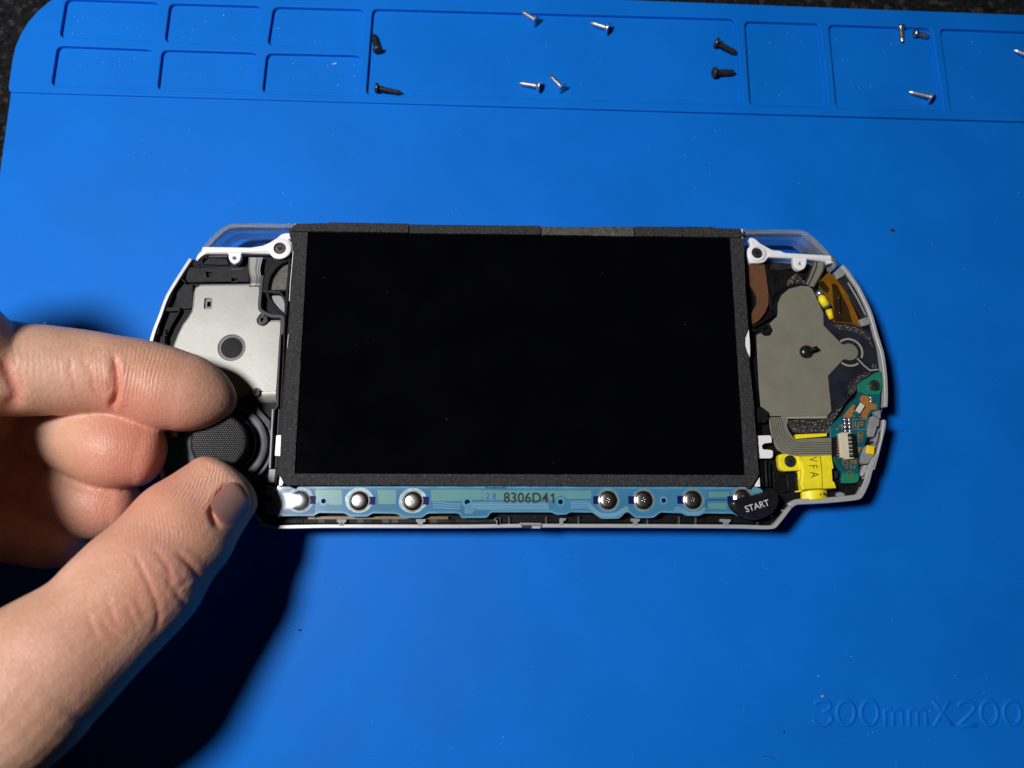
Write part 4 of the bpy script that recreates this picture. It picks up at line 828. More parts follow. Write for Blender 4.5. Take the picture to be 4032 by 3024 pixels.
# stick module under the cap
SC = [(-65.44,-21.73)][0]
mod = lathe('stick_module', con, SC, [(0.5, 8.6), (9.9, 8.6), (9.9, 10.3), (9.35, 10.35), (9.3, 9.6), (8.95, 9.6), (8.85, 11.5), (8.5, 11.75), (7.6, 11.75), (7.35, 11.6), (7.25, 10.4), (6.75, 10.4), (6.65, 12.1), (6.45, 12.35), (6.2, 12.3), (5.6, 11.2), (4.8, 10.5), (2.0, 10.4), (1.9, 11.3), (0.5, 11.35)], 'module_grey', n=72)
tag(mod, 'black ringed analogue stick module left of the screen')
blk([(-61.48,-12.73),(-59.77,-12.62),(-58.93,-13.79),(-57.91,-14.77),(-56.48,-16.13),(-56.33,-18.66),(-57.77,-16.91),(-59.83,-14.58)], 10.4, m='mid_grey_plastic', r=0.4)
# left circuit piece glimpsed between the fingers
plate('side_board', con, [(-82.5, -16), (-74, -11.5), (-70.5, -12), (-71.5, -24), (-76, -28), (-80, -25)], 9.0, 9.6, 'pcb_teal')
o = [(-78.16,-18.28),(-77.02,-18.28),(-76.93,-19.82),(-78.12,-19.73)]
plate('yellow_capacitor', con, o, 9.6, 10.3, 'yellow_paint', bev=0.08)
plate('board_copper', con, [(-79.77,-17.97),(-78.32,-18.35),(-78.14,-21.44),(-78.9,-21.44)], 9.6, 9.7, 'orange_flex')

# ------------------------------------------------------------------ loose stick cap held in the fingers
CAPC = [(-65.76,-21.6,17.0)][0]
cap = empty('stick_cap', (CAPC[0], CAPC[1], 11.4), (math.radians(2), math.radians(3), 0))
tag(cap, 'round black knurled analogue stick cap pinched between finger and thumb', 'stick cap')
cb = lathe('cap_body', cap, (0, 0), [(0.5, 0.0), (5.3, 0.0), (5.75, 0.4), (5.85, 1.2), (5.85, 3.6), (5.95, 4.8), (5.9, 5.2), (5.7, 5.4), (4.0, 5.6), (2.0, 5.72), (0.3, 5.76)], 'grip_rubber', n=64)
V, Fc = [], []
step = 0.48
for i in range(-14, 15):
    for j in range(-14, 15):
        x, y = (i + 0.5 * (j % 2)) * step, j * step * 0.9
        r = math.hypot(x, y)
        if r > 5.35: continue
        z = 5.75 - 0.013 * r * r
        a = 0.21; k = len(V); h = 0.26 + random.uniform(-.03, .03)
        V += [(x - a, y, z - .05), (x, y - a, z - .05), (x + a, y, z - .05), (x, y + a, z - .05), (x - .07, y - .07, z + h), (x + .07, y - .07, z + h), (x + .07, y + .07, z + h), (x - .07, y + .07, z + h)]
        Fc += [(k, k + 1, k + 5, k + 4), (k + 1, k + 2, k + 6, k + 5), (k + 2, k + 3, k + 7, k + 6), (k + 3, k, k + 4, k + 7), (k + 4, k + 5, k + 6, k + 7)]
for i in range(76):
    t = 2 * PI * i / 76; x, y, z, a, k = 5.62 * math.cos(t), 5.62 * math.sin(t), 5.36, 0.19, len(V)
    V += [(x - a, y, z - .05), (x, y - a, z - .05), (x + a, y, z - .05), (x, y + a, z - .05), (x, y, z + 0.24)]
    Fc += [(k, k + 1, k + 4), (k + 1, k + 2, k + 4), (k + 2, k + 3, k + 4), (k + 3, k, k + 4)]
gb = mesh_obj('grip_bumps', V, Fc, 'grip_bump', cap); gb['kind'] = 'stuff'

# ------------------------------------------------------------------ loose START key lying on the membrane
stp = [(46.22,-34.21),(47.17,-33.66),(50.8,-32.83),(53.83,-31.97),(55.24,-31.9),(56.1,-32.61),(56.34,-34.12),(55.52,-35.83),(54.18,-37.05),(52.21,-37.82),(50.47,-37.94),(48.6,-37.26),(47.1,-36.24),(46.3,-35.19)]
sc0 = (sum(p[0] for p in stp) / len(stp), sum(p[1] for p in stp) / len(stp), 12.75)
stb = empty('start_button', sc0, (0.03, -0.02, 0))
tag(stb, 'black START key with white lettering, lying askew on the strip end', 'button')
kb = plate('key_cap', None, [(x - sc0[0], y - sc0[1]) for x, y in smooth_loop(stp, 4)], 0.0, 1.9, 'button_black', bev=0.55, seg=4); kb.parent = stb
kf = plate('key_flange', None, [((x - sc0[0]) * 1.06, (y - sc0[1]) * 1.06 - 0.1) for x, y in smooth_loop(stp, 3)], -0.45, 0.35, 'black_plastic', bev=0.15); kf.parent = stb
ktc = [(51.59,-35.14)][0]
kt = text_plate('lettering', None, 'START', (ktc[0] - sc0[0], ktc[1] - sc0[1]), 1.95, 1.895, 1.925, 'ink_white', rot=0.285, sx=0.98, bold=0.012); kt.parent = stb

# ------------------------------------------------------------------ loose screws on the mat
def make_screw(head, tip, hr, sr, style, m, label, group, spin=0.5, pitch=0.5):
    h, t = Vector((*head, 0)), Vector((*tip, 0))
    Lh = 0.75 if style == 'pan' else 0.9
    Ln = (t - h).length
    base = FLOOR
    hz, tz = base + hr * 0.98, base + sr * 1.0
    d3 = Vector((t.x - h.x, t.y - h.y, tz - hz)); Ltot = d3.length; d3.normalize()
    root = empty('screw', (h.x, h.y, hz))
    rot = d3.to_track_quat('Z', 'Y') @ Matrix.Rotation(spin, 4, 'Z').to_quaternion()
    root.rotation_euler = rot.to_euler()
    tag(root, label, 'screw', group)
    if style == 'pan': hp = [(0.05, -0.45), (hr * 0.55, -0.44), (hr * 0.86, -0.3), (hr, -0.05), (hr, 0.35), (hr * 0.96, 0.45), (sr, 0.46), (sr * .9, 0.5)]
    elif style == 'flat': hp = [(0.05, -0.18), (hr * 0.8, -0.17), (hr, -0.08), (hr, 0.1), (hr * 0.9, 0.2), (sr * 1.05, 0.35), (sr * .9, 0.4)]
    else: hp = [(0.05, -0.2), (hr * 0.9, -0.19), (hr, -0.1), (hr, 0.02), (sr * 1.05, 0.85), (sr * .9, 0.9)]
    hd = lathe('head', root, (0, 0), hp, m, n=24)
    for a in (0, PI / 2): plate('slot_shade', hd, box2((0, 0), hr * 1.05, hr * 0.24, a), hp[0][1] - 0.012, hp[0][1] + 0.2, 'recess_shade')  # shade of the cross slot, as dark bars just proud of the head
    L0 = hp[-1][1] - 0.05; n = 16; turns = (Ltot - L0 - 0.35) / pitch
    V, Fc = [], []; steps = int(turns * n)
    V = []; prof = ((0.0, 0.84), (0.25, 0.84), (0.5, 1.2), (0.75, 0.84))
    for i in range(steps + n + 1):
        a = 2 * PI * i / n
        taper = max(0.55, min(1.0, (Ltot - L0 - pitch * i / n) / 0.5))
        for f, q in prof: V.append((sr * q * taper * math.cos(a), sr * q * taper * math.sin(a), L0 + pitch * (i / n + f) - pitch * 0.9))
    for i in range(steps + n):
        for j in range(3): k = i * 4 + j; Fc.append((k, k + 1, k + 5, k + 4))
        if i + n <= steps + n: k = i * 4 + 3; k2 = (i + n) * 4; Fc.append((k, k2, k2 + 4, k + 4)) if (i + n + 1) * 4 < len(V) else None
    sh = mesh_obj('shank', V, Fc, m, root)
    lathe('core', root, (0, 0), [(0.05, L0 - 0.1), (sr * 0.78, L0 - 0.1), (sr * 0.8, Ltot - 0.4), (sr * 0.55, Ltot - 0.05), (0.08, Ltot + 0.02)], m, n=14)
    return root
SCREWS = [
    ([(-37.15,84.6),(-38.5,89.56)], 1.25, 0.62, 'pan', 'screw_black', 'black pan head screw pointing to the far edge, left in the wide tray', 0.3),
    ([(-37.13,73.55),(-30.62,72.46)], 1.25, 0.58, 'pan', 'screw_black', 'black pan head screw in the near left corner of the wide tray', 0.9),
    ([(4.81,94.55),(1.01,97.82)], 1.45, 0.52, 'csk', 'screw_steel', 'silver screw resting against the far wall of the wide tray', 0.6),
    ([(24.19,92.67),(19.66,94.86)], 1.45, 0.52, 'csk', 'screw_steel', 'rightmost of the four silver screws in the wide tray', 0.2),
    ([(5.5,74.97),(0.3,76.26)], 1.4, 0.55, 'csk', 'screw_steel', 'silver screw lying left of its close neighbour in the wide tray', 0.8),
    ([(11.62,74.61),(8.51,78.6)], 1.35, 0.5, 'csk', 'screw_steel', 'silver screw in the wide tray with its head turned to the viewer', 0.1),
    ([(53.4,89.28),(58.84,86.55)], 1.3, 0.62, 'pan', 'screw_black', 'black screw slanting at the right end of the wide tray, farther of two', 0.5),
    ([(52.24,80.21),(58.08,80.72)], 1.35, 0.62, 'pan', 'screw_black', 'black screw lying level at the right end of the wide tray, nearer of two', 1.2),
    ([(104.96,95.66),(105.05,91.22)], 1.0, 0.52, 'pan', 'screw_nickel', 'short nickel screw standing against the far wall of its tray, pointing at viewer', 0.4),
    ([(108.7,93.82),(112.72,92.98)], 1.05, 0.5, 'pan', 'screw_nickel', 'short nickel screw in the far right corner of its tray, pointing right', 0.9),
    ([(110.7,74.21),(105.44,76.19)], 1.5, 0.5, 'flat', 'screw_steel', 'silver wide flat head screw in the near right corner of its tray', 0.9),
    ([(140.99,86.65),(136.36,89.59)], 1.45, 0.52, 'csk', 'screw_steel', 'silver screw cut off by the right edge of the picture', 0.4),
]
for (hp_, tp_), hr_, sr_, st_, m_, lb_, sp_ in SCREWS:
    make_screw(hp_, tp_, hr_ * 1.06, sr_ * 1.2, st_, m_, lb_, 'screws laid out in the mat trays', sp_)

# ------------------------------------------------------------------ dust and lint lying on the mat
def dust(name, label, m, spots):
    V, Fc = [], []
    for x, y, s, z in spots:
        k = len(V); n = 6; a0 = random.uniform(0, 6); el = random.uniform(1, 2.2)
        V += [(x + s * el * math.cos(a0 + 2 * PI * i / n) * random.uniform(.6, 1.1), y + s * math.sin(a0 + 2 * PI * i / n) * random.uniform(.6, 1.1), z + 0.02) for i in range(n)]
        V.append((x, y, z + s * 0.9)); V.append((x, y, z + 0.005))
        Fc += [(k + i, k + (i + 1) % n, k + n) for i in range(n)] + [(k + (i + 1) % n, k + i, k + n + 1) for i in range(n)]
    o = mesh_obj(name, V, Fc, m); tag(o, label, 'dust', kind='stuff'); return o
def on_mat(x, y): return 0.0
sp = []
for _ in range(420):
    x, y = random.uniform(-128, 140), random.uniform(-92, strip_a[1] - 4)
    if -88 < x < 90 and -44 < y < 38: continue
    sp.append((x, y, random.choice((0.03, 0.035, 0.04, 0.05, 0.07)), 0.0))
for p in pockets:
    x0, x1 = min(q[0] for q in p) + 1, max(q[0] for q in p) - 1; y0, y1 = min(q[1] for q in p) + 1.5, max(q[1] for q in p) - 1.5
    for _ in range(14): sp.append((random.uniform(x0, x1), random.uniform(y0, y1), random.choice((0.04, 0.05, 0.08)), FLOOR))
sp += [(*[(-48.39,81.25)][0], 0.3, FLOOR), (*[(-49.05,81.08)][0], 0.15, FLOOR), (*[(-43.28,77.73)][0], 0.14, FLOOR), (*[(-78.52,94.82)][0], 0.14, FLOOR), (*[(-114.62,9.12)][0], 0.28, 0), (*[(68.31,-72.8)][0], 0.1, 0)]
for q in [(-31.0,13.62),(-35.02,1.65),(-37.61,0.97),(18.89,19.02),(-16.86,-15.86),(6.93,-25.63),(-45.69,17.03),(-44.81,-22.23),(38.07,6.8)]: sp.append((*q, 0.035, 12.6))
dust('pale_dust', 'tiny pale dust specks scattered over the blue mat', 'dust_pale', sp)
dust('tan_crumb', 'tan crumb on the mat just above the raised size lettering', 'dust_tan', [(*[(68.94,-77.19)][0], 0.33, 0)])
dk = [(*[(96.66,36.4)][0], 0.55, 0), (*[(97.14,36.15)][0], 0.4, 0), (*[(59.53,-84.67)][0], 0.3, 0), (*[(-49.69,-62.22)][0], 0.25, 0)]
for _ in range(70):
    x, y = random.uniform(-60, 120), random.uniform(-92, 66)
    if -88 < x < 92 and -44 < y < 40: continue
    dk.append((x, y, random.choice((0.03, 0.04, 0.05)), 0.0))
dust('dark_lint', 'dark lint specks scattered over the blue mat', 'dust_dark', dk)
lint = [Vector((*p, 0.08)) for p in smooth_loop([(54.11,-89.77),(55.19,-89.69),(56.24,-89.94),(57.02,-90.37)], 4, False)]
hair = tube('lint_fibre', None, lint, 0.06, 'dust_dark', 5); tag(hair, 'thin dark curved fibre lying on the mat left of the lettering', 'fibre')

# ------------------------------------------------------------------ the hand: one continuous skin surface grown from its bones
def skin_material():
    m = bpy.data.materials.new('skin'); m.use_nodes = True
    nt = m.node_tree; N = nt.nodes; L = nt.links; b = N['Principled BSDF']
    tc = N.new('ShaderNodeTexCoord')
    def noise(scale, detail=4):
        n = N.new('ShaderNodeTexNoise'); n.inputs['Scale'].default_value = scale; n.inputs['Detail'].default_value = detail
        L.new(tc.outputs['Object'], n.inputs['Vector']); return n
    n1 = noise(85, 5); r1 = N.new('ShaderNodeValToRGB'); L.new(n1.outputs['Fac'], r1.inputs[0])
    r1.color_ramp.elements[0].position = 0.3; r1.color_ramp.elements[0].color = (0.51, 0.288, 0.18, 1)
    r1.color_ramp.elements[1].position = 0.72; r1.color_ramp.elements[1].color = (0.70, 0.425, 0.325, 1)
    red = N.new('ShaderNodeAttribute'); red.attribute_name = 'redness'
    mx = N.new('ShaderNodeMix'); mx.data_type = 'RGBA'; L.new(red.outputs['Fac'], mx.inputs[0]); L.new(r1.outputs[0], mx.inputs[6]); mx.inputs[7].default_value = (0.62, 0.235, 0.17, 1)
    n4 = noise(1400, 3); m4 = N.new('ShaderNodeMapRange'); m4.inputs[1].default_value = 0.3; m4.inputs[2].default_value = 0.7; m4.inputs[3].default_value = 0.93; m4.inputs[4].default_value = 1.06
    L.new(n4.outputs['Fac'], m4.inputs[0])
    mm = N.new('ShaderNodeMix'); mm.data_type = 'RGBA'; mm.blend_type = 'MULTIPLY'; mm.inputs[0].default_value = 1
    L.new(mx.outputs[2], mm.inputs[6]); L.new(m4.outputs[0], mm.inputs[7]); L.new(mm.outputs[2], b.inputs['Base Color'])
    b.inputs['Roughness'].default_value = 0.47; b.inputs['Specular IOR Level'].default_value = 0.42
    b.inputs['Subsurface Weight'].default_value = 0.35
    b.inputs['Subsurface Radius'].default_value = (1.0, 0.36, 0.2); b.inputs['Subsurface Scale'].default_value = 0.0022
    # papillary ridges: phase runs along the fingertip, mask limits them to the pads
    ph = N.new('ShaderNodeAttribute'); ph.attribute_name = 'ridge_phase'
    mk = N.new('ShaderNodeAttribute'); mk.attribute_name = 'ridge_mask'
    nd = noise(260, 2); ad = N.new('ShaderNodeMath'); ad.operation = 'MULTIPLY_ADD'; ad.inputs[1].default_value = 9.0
    L.new(nd.outputs['Fac'], ad.inputs[0]); L.new(ph.outputs['Fac'], ad.inputs[2])
    sn = N.new('ShaderNodeMath'); sn.operation = 'SINE'; L.new(ad.outputs[0], sn.inputs[0])
    ml = N.new('ShaderNodeMath'); ml.operation = 'MULTIPLY'; 
    nk = noise(330, 3); mkr = N.new('ShaderNodeMapRange'); mkr.inputs[1].default_value = 0.35; mkr.inputs[2].default_value = 0.65; mkr.inputs[3].default_value = 0.15; mkr.inputs[4].default_value = 1.1
    L.new(nk.outputs['Fac'], mkr.inputs[0]); mk2 = N.new('ShaderNodeMath'); mk2.operation = 'MULTIPLY'; L.new(mk.outputs['Fac'], mk2.inputs[0]); L.new(mkr.outputs[0], mk2.inputs[1])
    L.new(sn.outputs[0], ml.inputs[0]); L.new(mk2.outputs[0], ml.inputs[1])
    b1 = N.new('ShaderNodeBump'); b1.inputs['Distance'].default_value = 0.04 * MM; b1.inputs['Strength'].default_value = 1; L.new(ml.outputs[0], b1.inputs['Height'])
    n2 = noise(900, 4); b2 = N.new('ShaderNodeBump'); b2.inputs['Distance'].default_value = 0.07 * MM; L.new(n2.outputs['Fac'], b2.inputs['Height']); L.new(b1.outputs[0], b2.inputs['Normal'])
    v = N.new('ShaderNodeTexVoronoi'); v.inputs['Scale'].default_value = 900; v.feature = 'DISTANCE_TO_EDGE'; L.new(tc.outputs['Object'], v.inputs['Vector'])
    mr = N.new('ShaderNodeMapRange'); mr.inputs[2].default_value = 0.12; L.new(v.outputs['Distance'], mr.inputs[0])
    b3 = N.new('ShaderNodeBump'); b3.inputs['Distance'].default_value = 0.025 * MM; L.new(mr.outputs[0], b3.inputs['Height']); L.new(b2.outputs[0], b3.inputs['Normal'])
    L.new(b3.outputs[0], b.inputs['Normal'])
    MATS['skin'] = m
skin_material()
nm = mat('nail', (0.42, 0.235, 0.20, 1), 0.33, var=0.08, vscale=200, coat=0.25, crough=0.25)
nm.node_tree.nodes['Principled BSDF'].inputs['Subsurface Weight'].default_value = 0.3
nm.node_tree.nodes['Principled BSDF'].inputs['Subsurface Scale'].default_value = 0.0015

def limb(keys, ratio=1.0, sub=6, n=32, tip=0.0, p=2.0):
    """closed tapered tube through keys [(x,y,z,r)]; tip > 0 rounds the first end into a fingertip that long (in radii)"""
    P = [Vector(p) for p in smooth_loop([(k[0], k[1], k[2]) for k in keys], sub, False)]; Rr = [max(0.2, p[0]) for p in smooth_loop([(k[3], 0) for k in keys], sub, False)]
    fr = []
    for i in range(len(P)): fr.append((P[min(i + 1, len(P) - 1)] - P[max(0, i - 1)]).normalized())
    rings = list(zip(P, Rr, fr))
    if tip > 0:
        cap = []
        for t in (0.995, 0.97, 0.92, 0.85, 0.76, 0.65, 0.52, 0.38, 0.24, 0.12):
            cap.append((P[0] - fr[0] * Rr[0] * tip * t, Rr[0] * (1 - t ** p) ** (1 / p), fr[0]))
        rings = cap + rings
    V, Fc = [], []
    for pt, r, d in rings:
        u = d.cross(Vector((0, 0, 1))).normalized(); w = u.cross(d)
        for j in range(n):
            a = 2 * PI * j / n; V.append(pt + (u * math.cos(a) + w * math.sin(a) * ratio) * r)
    m = len(rings)
    for i in range(m - 1):
        for j in range(n): a, b = i * n + j, i * n + (j + 1) % n; Fc.append((a, b, b + n, a + n))
    Fc.append(tuple(range(n))[::-1]); Fc.append(tuple(range((m - 1) * n, m * n)))
    return V, Fc

def keys(pts, rad): return [(*p, r) for p, r in zip(pts, rad)]
index = keys([(-73.34,-11.34,19.2),(-77.12,-10.56,20.2),(-82.0,-9.09,21.6),(-86.25,-8.44,23.0),(-91.13,-8.16,23.8),(-97.78,-8.31,25.5),(-104.7,-8.56,28.0),(-108.74,-8.02,32.0)] + [(-114.5, -1.5, 42), (-124, 2.5, 54)],
             [8.5, 8.9, 8.55, 8.25, 8.7, 9.3, 9.75, 9.9, 10.3, 11])
middle = keys([(-81.02,-24.59,17.4),(-83.71,-24.08,18.0),(-87.73,-23.46,18.4),(-94.13,-21.65,16.5),(-102.37,-18.74,11.5),(-112.24,-14.4,10.0)] + [(-124, -12, 26), (-128, -10, 44), (-130, -12, 62)],
              [6.9, 7.8, 8.2, 8.0, 7.7, 8.4, 9, 10, 12])
ring = keys([(-87.85,-34.83,12.3),(-91.55,-34.77,12.8),(-97.21,-33.12,11.6),(-104.26,-30.73,9.0),(-115.39,-25.66,9.0)] + [(-133, -24, 24), (-140, -18, 42), (-143, -18, 60)],
            [6.9, 7.8, 8.2, 8.2, 8.6, 9, 10, 12])
pinky = keys([(-98.11,-42.37,11.6),(-102.28,-41.78,11.2),(-108.41,-40.31,11.0)] + [(-124, -38, 14), (-138, -36, 26), (-146, -33, 50)],
             [5.9, 6.8, 7.2, 7.6, 8.4, 11])
thumb = keys([(-63.27,-32.14,19.5),(-66.08,-35.95,21.0),(-68.76,-39.86,22.8),(-71.63,-44.71,25.0),(-74.29,-49.62,27.5),(-77.78,-54.56,30.0),(-81.0,-59.09,32.5),(-87.16,-65.39,36.0),(-96.28,-73.54,39.0)] + [(-135, -92, 44), (-165, -90, 50)],
             [8.5, 9.57, 10.91, 11.05, 12.01, 12.01, 11.91, 13.37, 13.9, 15, 17])
wr = [(-205, -62, 62), (-250, -80, 72), (-310, -100, 90)]
palm = [limb(keys([f[-1][:3], wr[0]], [12.5, 17])) for f in (index, middle, ring, pinky)] + [limb(keys([thumb[-1][:3], (-127, -61, 53), (-116, -41, 58), (-124, -20, 59), index[-1][:3]], [17, 15, 10.5, 11.5, 11])), limb(keys([(-127, -61, 53), (-137, -40, 55), ring[-1][:3]], [14, 14, 12])), limb(keys([(-150, -70, 54), (-145, -45, 58), middle[-1][:3]], [15, 15, 12])), limb(keys([thumb[-1][:3], wr[0]], [18, 20])), limb(keys([thumb[-1][:3], pinky[-1][:3]], [14, 11])), limb(keys(wr, [20, 23, 28]), 0.8)]  # unseen palm; web limbs shaped to shade the curled fingers and mat
bm = bmesh.new()
for V, Fc in [limb(index, 0.95, tip=1.36, p=1.75), limb(middle, 0.92, tip=0.68), limb(ring, 0.92, tip=0.72), limb(pinky, 0.92, tip=0.72), limb(thumb, 0.88, tip=0.56, p=2.3)] + palm:
    vs = [bm.verts.new(v) for v in V]
    for f in Fc: bm.faces.new([vs[i] for i in f])
me = bpy.data.meshes.new('hand_base'); bm.to_mesh(me); bm.free()
tmp = bpy.data.objects.new('hand_base', me); col.objects.link(tmp)
rm = tmp.modifiers.new('r', 'REMESH'); rm.mode = 'VOXEL'; rm.voxel_size = 0.45
sm = tmp.modifiers.new('s', 'SMOOTH'); sm.factor = 0.5; sm.iterations = 7
dg = bpy.context.evaluated_depsgraph_get(); dg.update()
hm = bpy.data.meshes.new_from_object(tmp.evaluated_get(dg)); bpy.data.objects.remove(tmp)
nv = len(hm.vertices)
co = np.empty(nv * 3); hm.vertices.foreach_get('co', co); co = co.reshape(-1, 3)
no = np.empty(nv * 3); hm.vertex_normals.foreach_get('vector', no); no = no.reshape(-1, 3)

def seg_dist(pts, closed=False):
    """plan distance of every vertex to a polyline, and the parameter 0..1 along it"""
    best = np.full(nv, 1e9); par = np.zeros(nv); k = len(pts) - 1
    for i in range(k):
        a = np.array(pts[i][:2]); b = np.array(pts[i + 1][:2]); ab = b - a
        t = np.clip(((co[:, :2] - a) @ ab) / (ab @ ab), 0, 1)
        d = np.hypot(*(co[:, :2] - (a + t[:, None] * ab)).T)
        s = d < best; best[s] = d[s]; par[s] = (i + t[s]) / k
    return best, par
disp = np.zeros(nv); redness = np.zeros(nv)
up = np.clip((no[:, 2] + 0.05) * 1.6, 0, 1)
def crease(pts, depth, w, zmin=0, zmax=99):
    global disp, redness
    p = smooth_loop([q[:2] for q in pts], 5, False)
    d, t = seg_dist(p)
    fade = np.clip(np.minimum(t, 1 - t) * 5, 0.0, 1) * up * ((co[:, 2] > zmin) & (co[:, 2] < zmax))
    redness += fade * min(0.8, depth * 1.6) * np.exp(-(d / (1.3 * w)) ** 2)
    disp += fade * depth * (-np.exp(-(d / w) ** 2) + 0.14 * np.exp(-((d - 2.2 * w) / (1.3 * w)) ** 2))
# finger and thumb creases
crease([(-83.28,-5.87,30.0),(-82.18,-10.49,31.0),(-82.72,-13.96,30.0),(-84.99,-16.63,27.0)], 0.9, 0.5, 16)
crease([(-84.0,-6.84,30.0),(-83.08,-10.49,31.0),(-83.68,-13.5,30.0)], 0.22, 0.4, 18)
crease([(-101.46,-7.04,34.0),(-99.96,-11.52,35.0),(-99.87,-15.33,34.0),(-103.2,-18.3,30.0)], 0.5, 0.8, 20)
crease([(-88.44,-7.14,33.0),(-87.01,-10.41,33.0),(-86.38,-14.58,33.0)], 0.1, 0.5, 20)
crease([(-90.41,-7.16,33.0),(-90.4,-10.44,33.0),(-89.5,-13.68,33.0)], 0.12, 0.5, 20)
crease([(-99.63,-7.49,34.0),(-98.22,-11.5,35.0),(-98.53,-14.87,34.0)], 0.12, 0.6, 20)
crease([(-73.01,-44.3,42.0),(-69.4,-50.28,46.0),(-67.63,-55.61,46.0),(-68.48,-59.84,40.0)], 0.2, 0.36, 22)
crease([(-66.32,-44.71,40.0),(-63.69,-47.63,40.0),(-62.61,-50.62,38.0),(-63.42,-52.28,34.0)], 0.3, 0.4, 18)
crease([(-67.93,-48.25,44.0),(-65.62,-51.77,44.0),(-63.97,-55.94,42.0),(-64.85,-57.05,38.0)], 0.18, 0.36, 22)
crease([(-69.98,-43.9,42.0),(-67.05,-47.47,44.0),(-65.95,-50.83,44.0)], 0.16, 0.36, 22)
crease([(-65.7,-51.77,44.0),(-64.09,-50.37,44.0),(-63.29,-50.14,42.0)], 0.14, 0.36, 22)
crease([(-62.62,-50.45,42.0),(-62.68,-53.44,42.0),(-63.27,-55.79,42.0)], 0.12, 0.36, 22)
crease([(-75.19,-52.29,48.0),(-74.11,-55.28,48.0),(-73.1,-57.65,48.0)], 0.11, 0.36, 26)
crease([(-72.12,-53.94,48.0),(-71.11,-56.4,48.0),(-69.98,-58.55,48.0)], 0.11, 0.36, 26)
crease([(-75.34,-56.46,48.0),(-73.66,-58.68,48.0),(-71.88,-60.6,48.0)], 0.11, 0.36, 26)
crease([(-70.93,-52.3,48.0),(-70.24,-54.55,48.0),(-69.25,-56.78,48.0)], 0.11, 0.36, 26)
crease([(-64.82,-43.94,48.0),(-63.57,-44.86,48.0),(-62.19,-45.63,48.0)], 0.11, 0.36, 26)
crease([(-77.44,-55.27,48.0),(-76.42,-57.64,48.0),(-75.28,-59.7,48.0)], 0.11, 0.36, 26)
crease([(-59.25,-30.77,27.0),(-60.52,-32.69,28.0),(-61.34,-35.05,28.0),(-61.63,-37.04,28.0),(-60.94,-39.02,28.0),(-60.08,-40.43,27.0)], 0.7, 0.55, 14)
crease([(-65.41,-27.23,25.0),(-63.87,-28.46,26.0),(-62.18,-28.82,26.0)], 0.12, 0.35, 14)
# nail bed is flatter than the rest of the tip
# gentle unevenness of flesh
for c_, r_, a_ in (([(-70.58,-13.48,28.0)][0], 9, 0.35), ([(-82.38,-24.13,26.0)][0], 8, 0.3), ([(-67.09,-49.39,45.0)][0], 10, 0.35), ([(-90.45,-10.2,34.0)][0], 9, 0.25)):
    disp += a_ * np.exp(-((co - np.array(c_)) ** 2).sum(1) / r_ ** 2)
co2 = co + no * disp[:, None]
# colour and ridge attributes
def blob(p, r): return np.exp(-((co - np.array(p)) ** 2).sum(1) / r ** 2)
for p, r, a in (([(-73.6,-14.07,26.0)][0], 12, 0.35), ([(-78.36,-27.28,25.0)][0], 11, 0.55), ([(-64.81,-48.62,45.0)][0], 14, 0.6), ([(-86.05,-37.25,20.0)][0], 12, 0.6), ([(-65.48,-31.75,34.0)][0], 11, 0.3), ([(-82.8,-15.84,30.0)][0], 8, 0.5), ([(-76.99,-60.37,60.0)][0], 20, 0.35)):
    redness += a * blob(p, r)
phase = np.zeros(nv); mask = np.zeros(nv)
def ridges(c, axis, half, cross, strength, period=0.72, bend=0.0):
    global phase, mask
    c = np.array(c); ax = np.array(axis) / np.linalg.norm(axis); cr = np.array((-ax[1], ax[0]))
    q = co[:, :2] - c[:2]; u = q @ ax; v = q @ cr
    mk = strength * np.exp(-(u / half) ** 4) * np.exp(-(v / cross) ** 4) * up * (co[:, 2] > c[2] - 8)
    s = mk > mask; phase[s] = ((u + bend * v * v) * 2 * PI / period)[s]; mask[s] = mk[s]
ridges([(-78.73,-9.19,30.0)][0], (1, -0.05), 5.6, 6.0, 1.0, 0.74, 0.02)
ridges([(-93.11,-10.22,34.0)][0], (1, 0.08), 9, 6.5, 0.35, 1.0, 0.015)
ridges([(-84.78,-9.7,32.0)][0], (1, 0.1), 2.6, 5.0, 0.5, 0.8, 0.02)
ridges([(-82.98,-22.72,26.0)][0], (0.93, 0.18), 8.5, 7.5, 0.38, 0.6, 0.03)
ridges([(-89.99,-35.37,20.0)][0], (0.9, -0.3), 6, 6, 0.35, 0.65, 0.02)
ridges([(-66.51,-32.11,33.0)][0], (0.97, -0.1), 7.5, 5.5, 1.0, 0.72, 0.02)
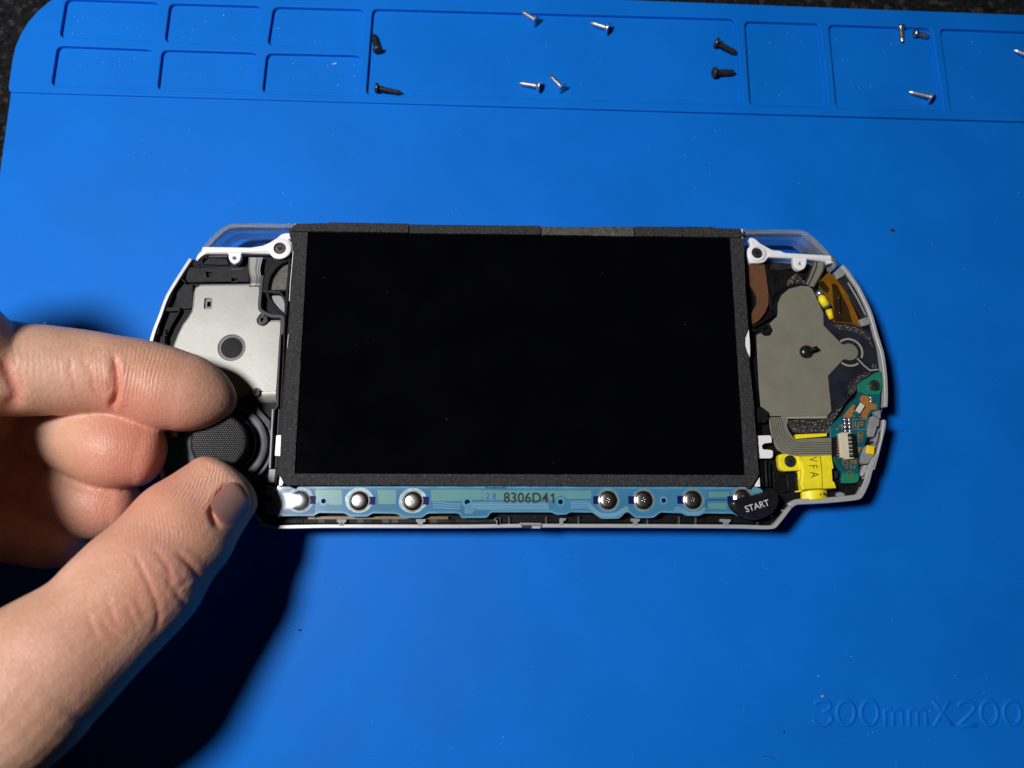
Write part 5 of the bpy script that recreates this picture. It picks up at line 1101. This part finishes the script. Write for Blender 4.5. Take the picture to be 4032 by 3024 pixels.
ridges([(-69.3,-38.88,38.0)][0], (0.9, 0.35), 9, 6.5, 0.45, 0.72, 0.02)
hb = [(-178.77,-55.68,0.0)][0]
hand = bpy.data.objects.new('hand', bpy.data.meshes.new('hand'))
hm.vertices.foreach_set('co', ((co2 - np.array((hb[0], hb[1], 0))) * MM).ravel())
for nme, arr in (('redness', np.clip(redness, 0, 1)), ('ridge_phase', phase), ('ridge_mask', mask)):
    at = hm.attributes.new(nme, 'FLOAT', 'POINT'); at.data.foreach_set('value', arr.astype(np.float32))
hm.name = 'hand'; hm.materials.clear(); hm.materials.append(MATS['skin']); hm.update(); hm.shade_smooth()
hand.data = hm; col.objects.link(hand); hand.location = (hb[0] * MM, hb[1] * MM, 0)
tag(hand, 'bare hand reaching in from the left, finger and thumb pinching the stick cap', 'hand')
# thumb nail
tk = [Vector(k[:3]) for k in thumb]; tr_ = [k[3] for k in thumb]
def thumb_at(s):
    i = min(int(s), len(tk) - 2); f = s - i; return tk[i].lerp(tk[i + 1], f), tr_[i] * (1 - f) + tr_[i + 1] * f, (tk[i] - tk[i + 1]).normalized()
rows = []
for j in range(15):
    v = j / 14; row = []
    axis = (tk[0] - tk[2]).normalized()
    sv = -0.42 + 1.75 * v
    if sv >= 0: c0, r0, ax = thumb_at(sv)
    else: c0, r0 = tk[0] - axis * 0 + axis * (-sv) * 5.2 * 0.9, tr_[0] * math.sqrt(max(0.05, 1 - (sv / 0.86) ** 2))
    nrm = Vector((0.91, -0.36, 0.24)); nrm = (nrm - axis * nrm.dot(axis)).normalized(); side = axis.cross(nrm)
    wd = math.radians(54) * (1 - 0.55 * abs(2 * v - 1) ** 7)
    for i in range(15):
        th = (2 * i / 14 - 1) * wd
        rr = r0 * 0.965 + 0.28 - 0.35 * abs(2 * v - 1) ** 6
        rr = max(rr, tr_[0] * 0.86)
        row.append(tuple(c0 + nrm * math.cos(th) * rr * 0.97 + side * math.sin(th) * rr - Vector((hb[0], hb[1], 0))))
    rows.append(row)
nail = sheet('thumb_nail', hand, rows, 'nail', 0.5)
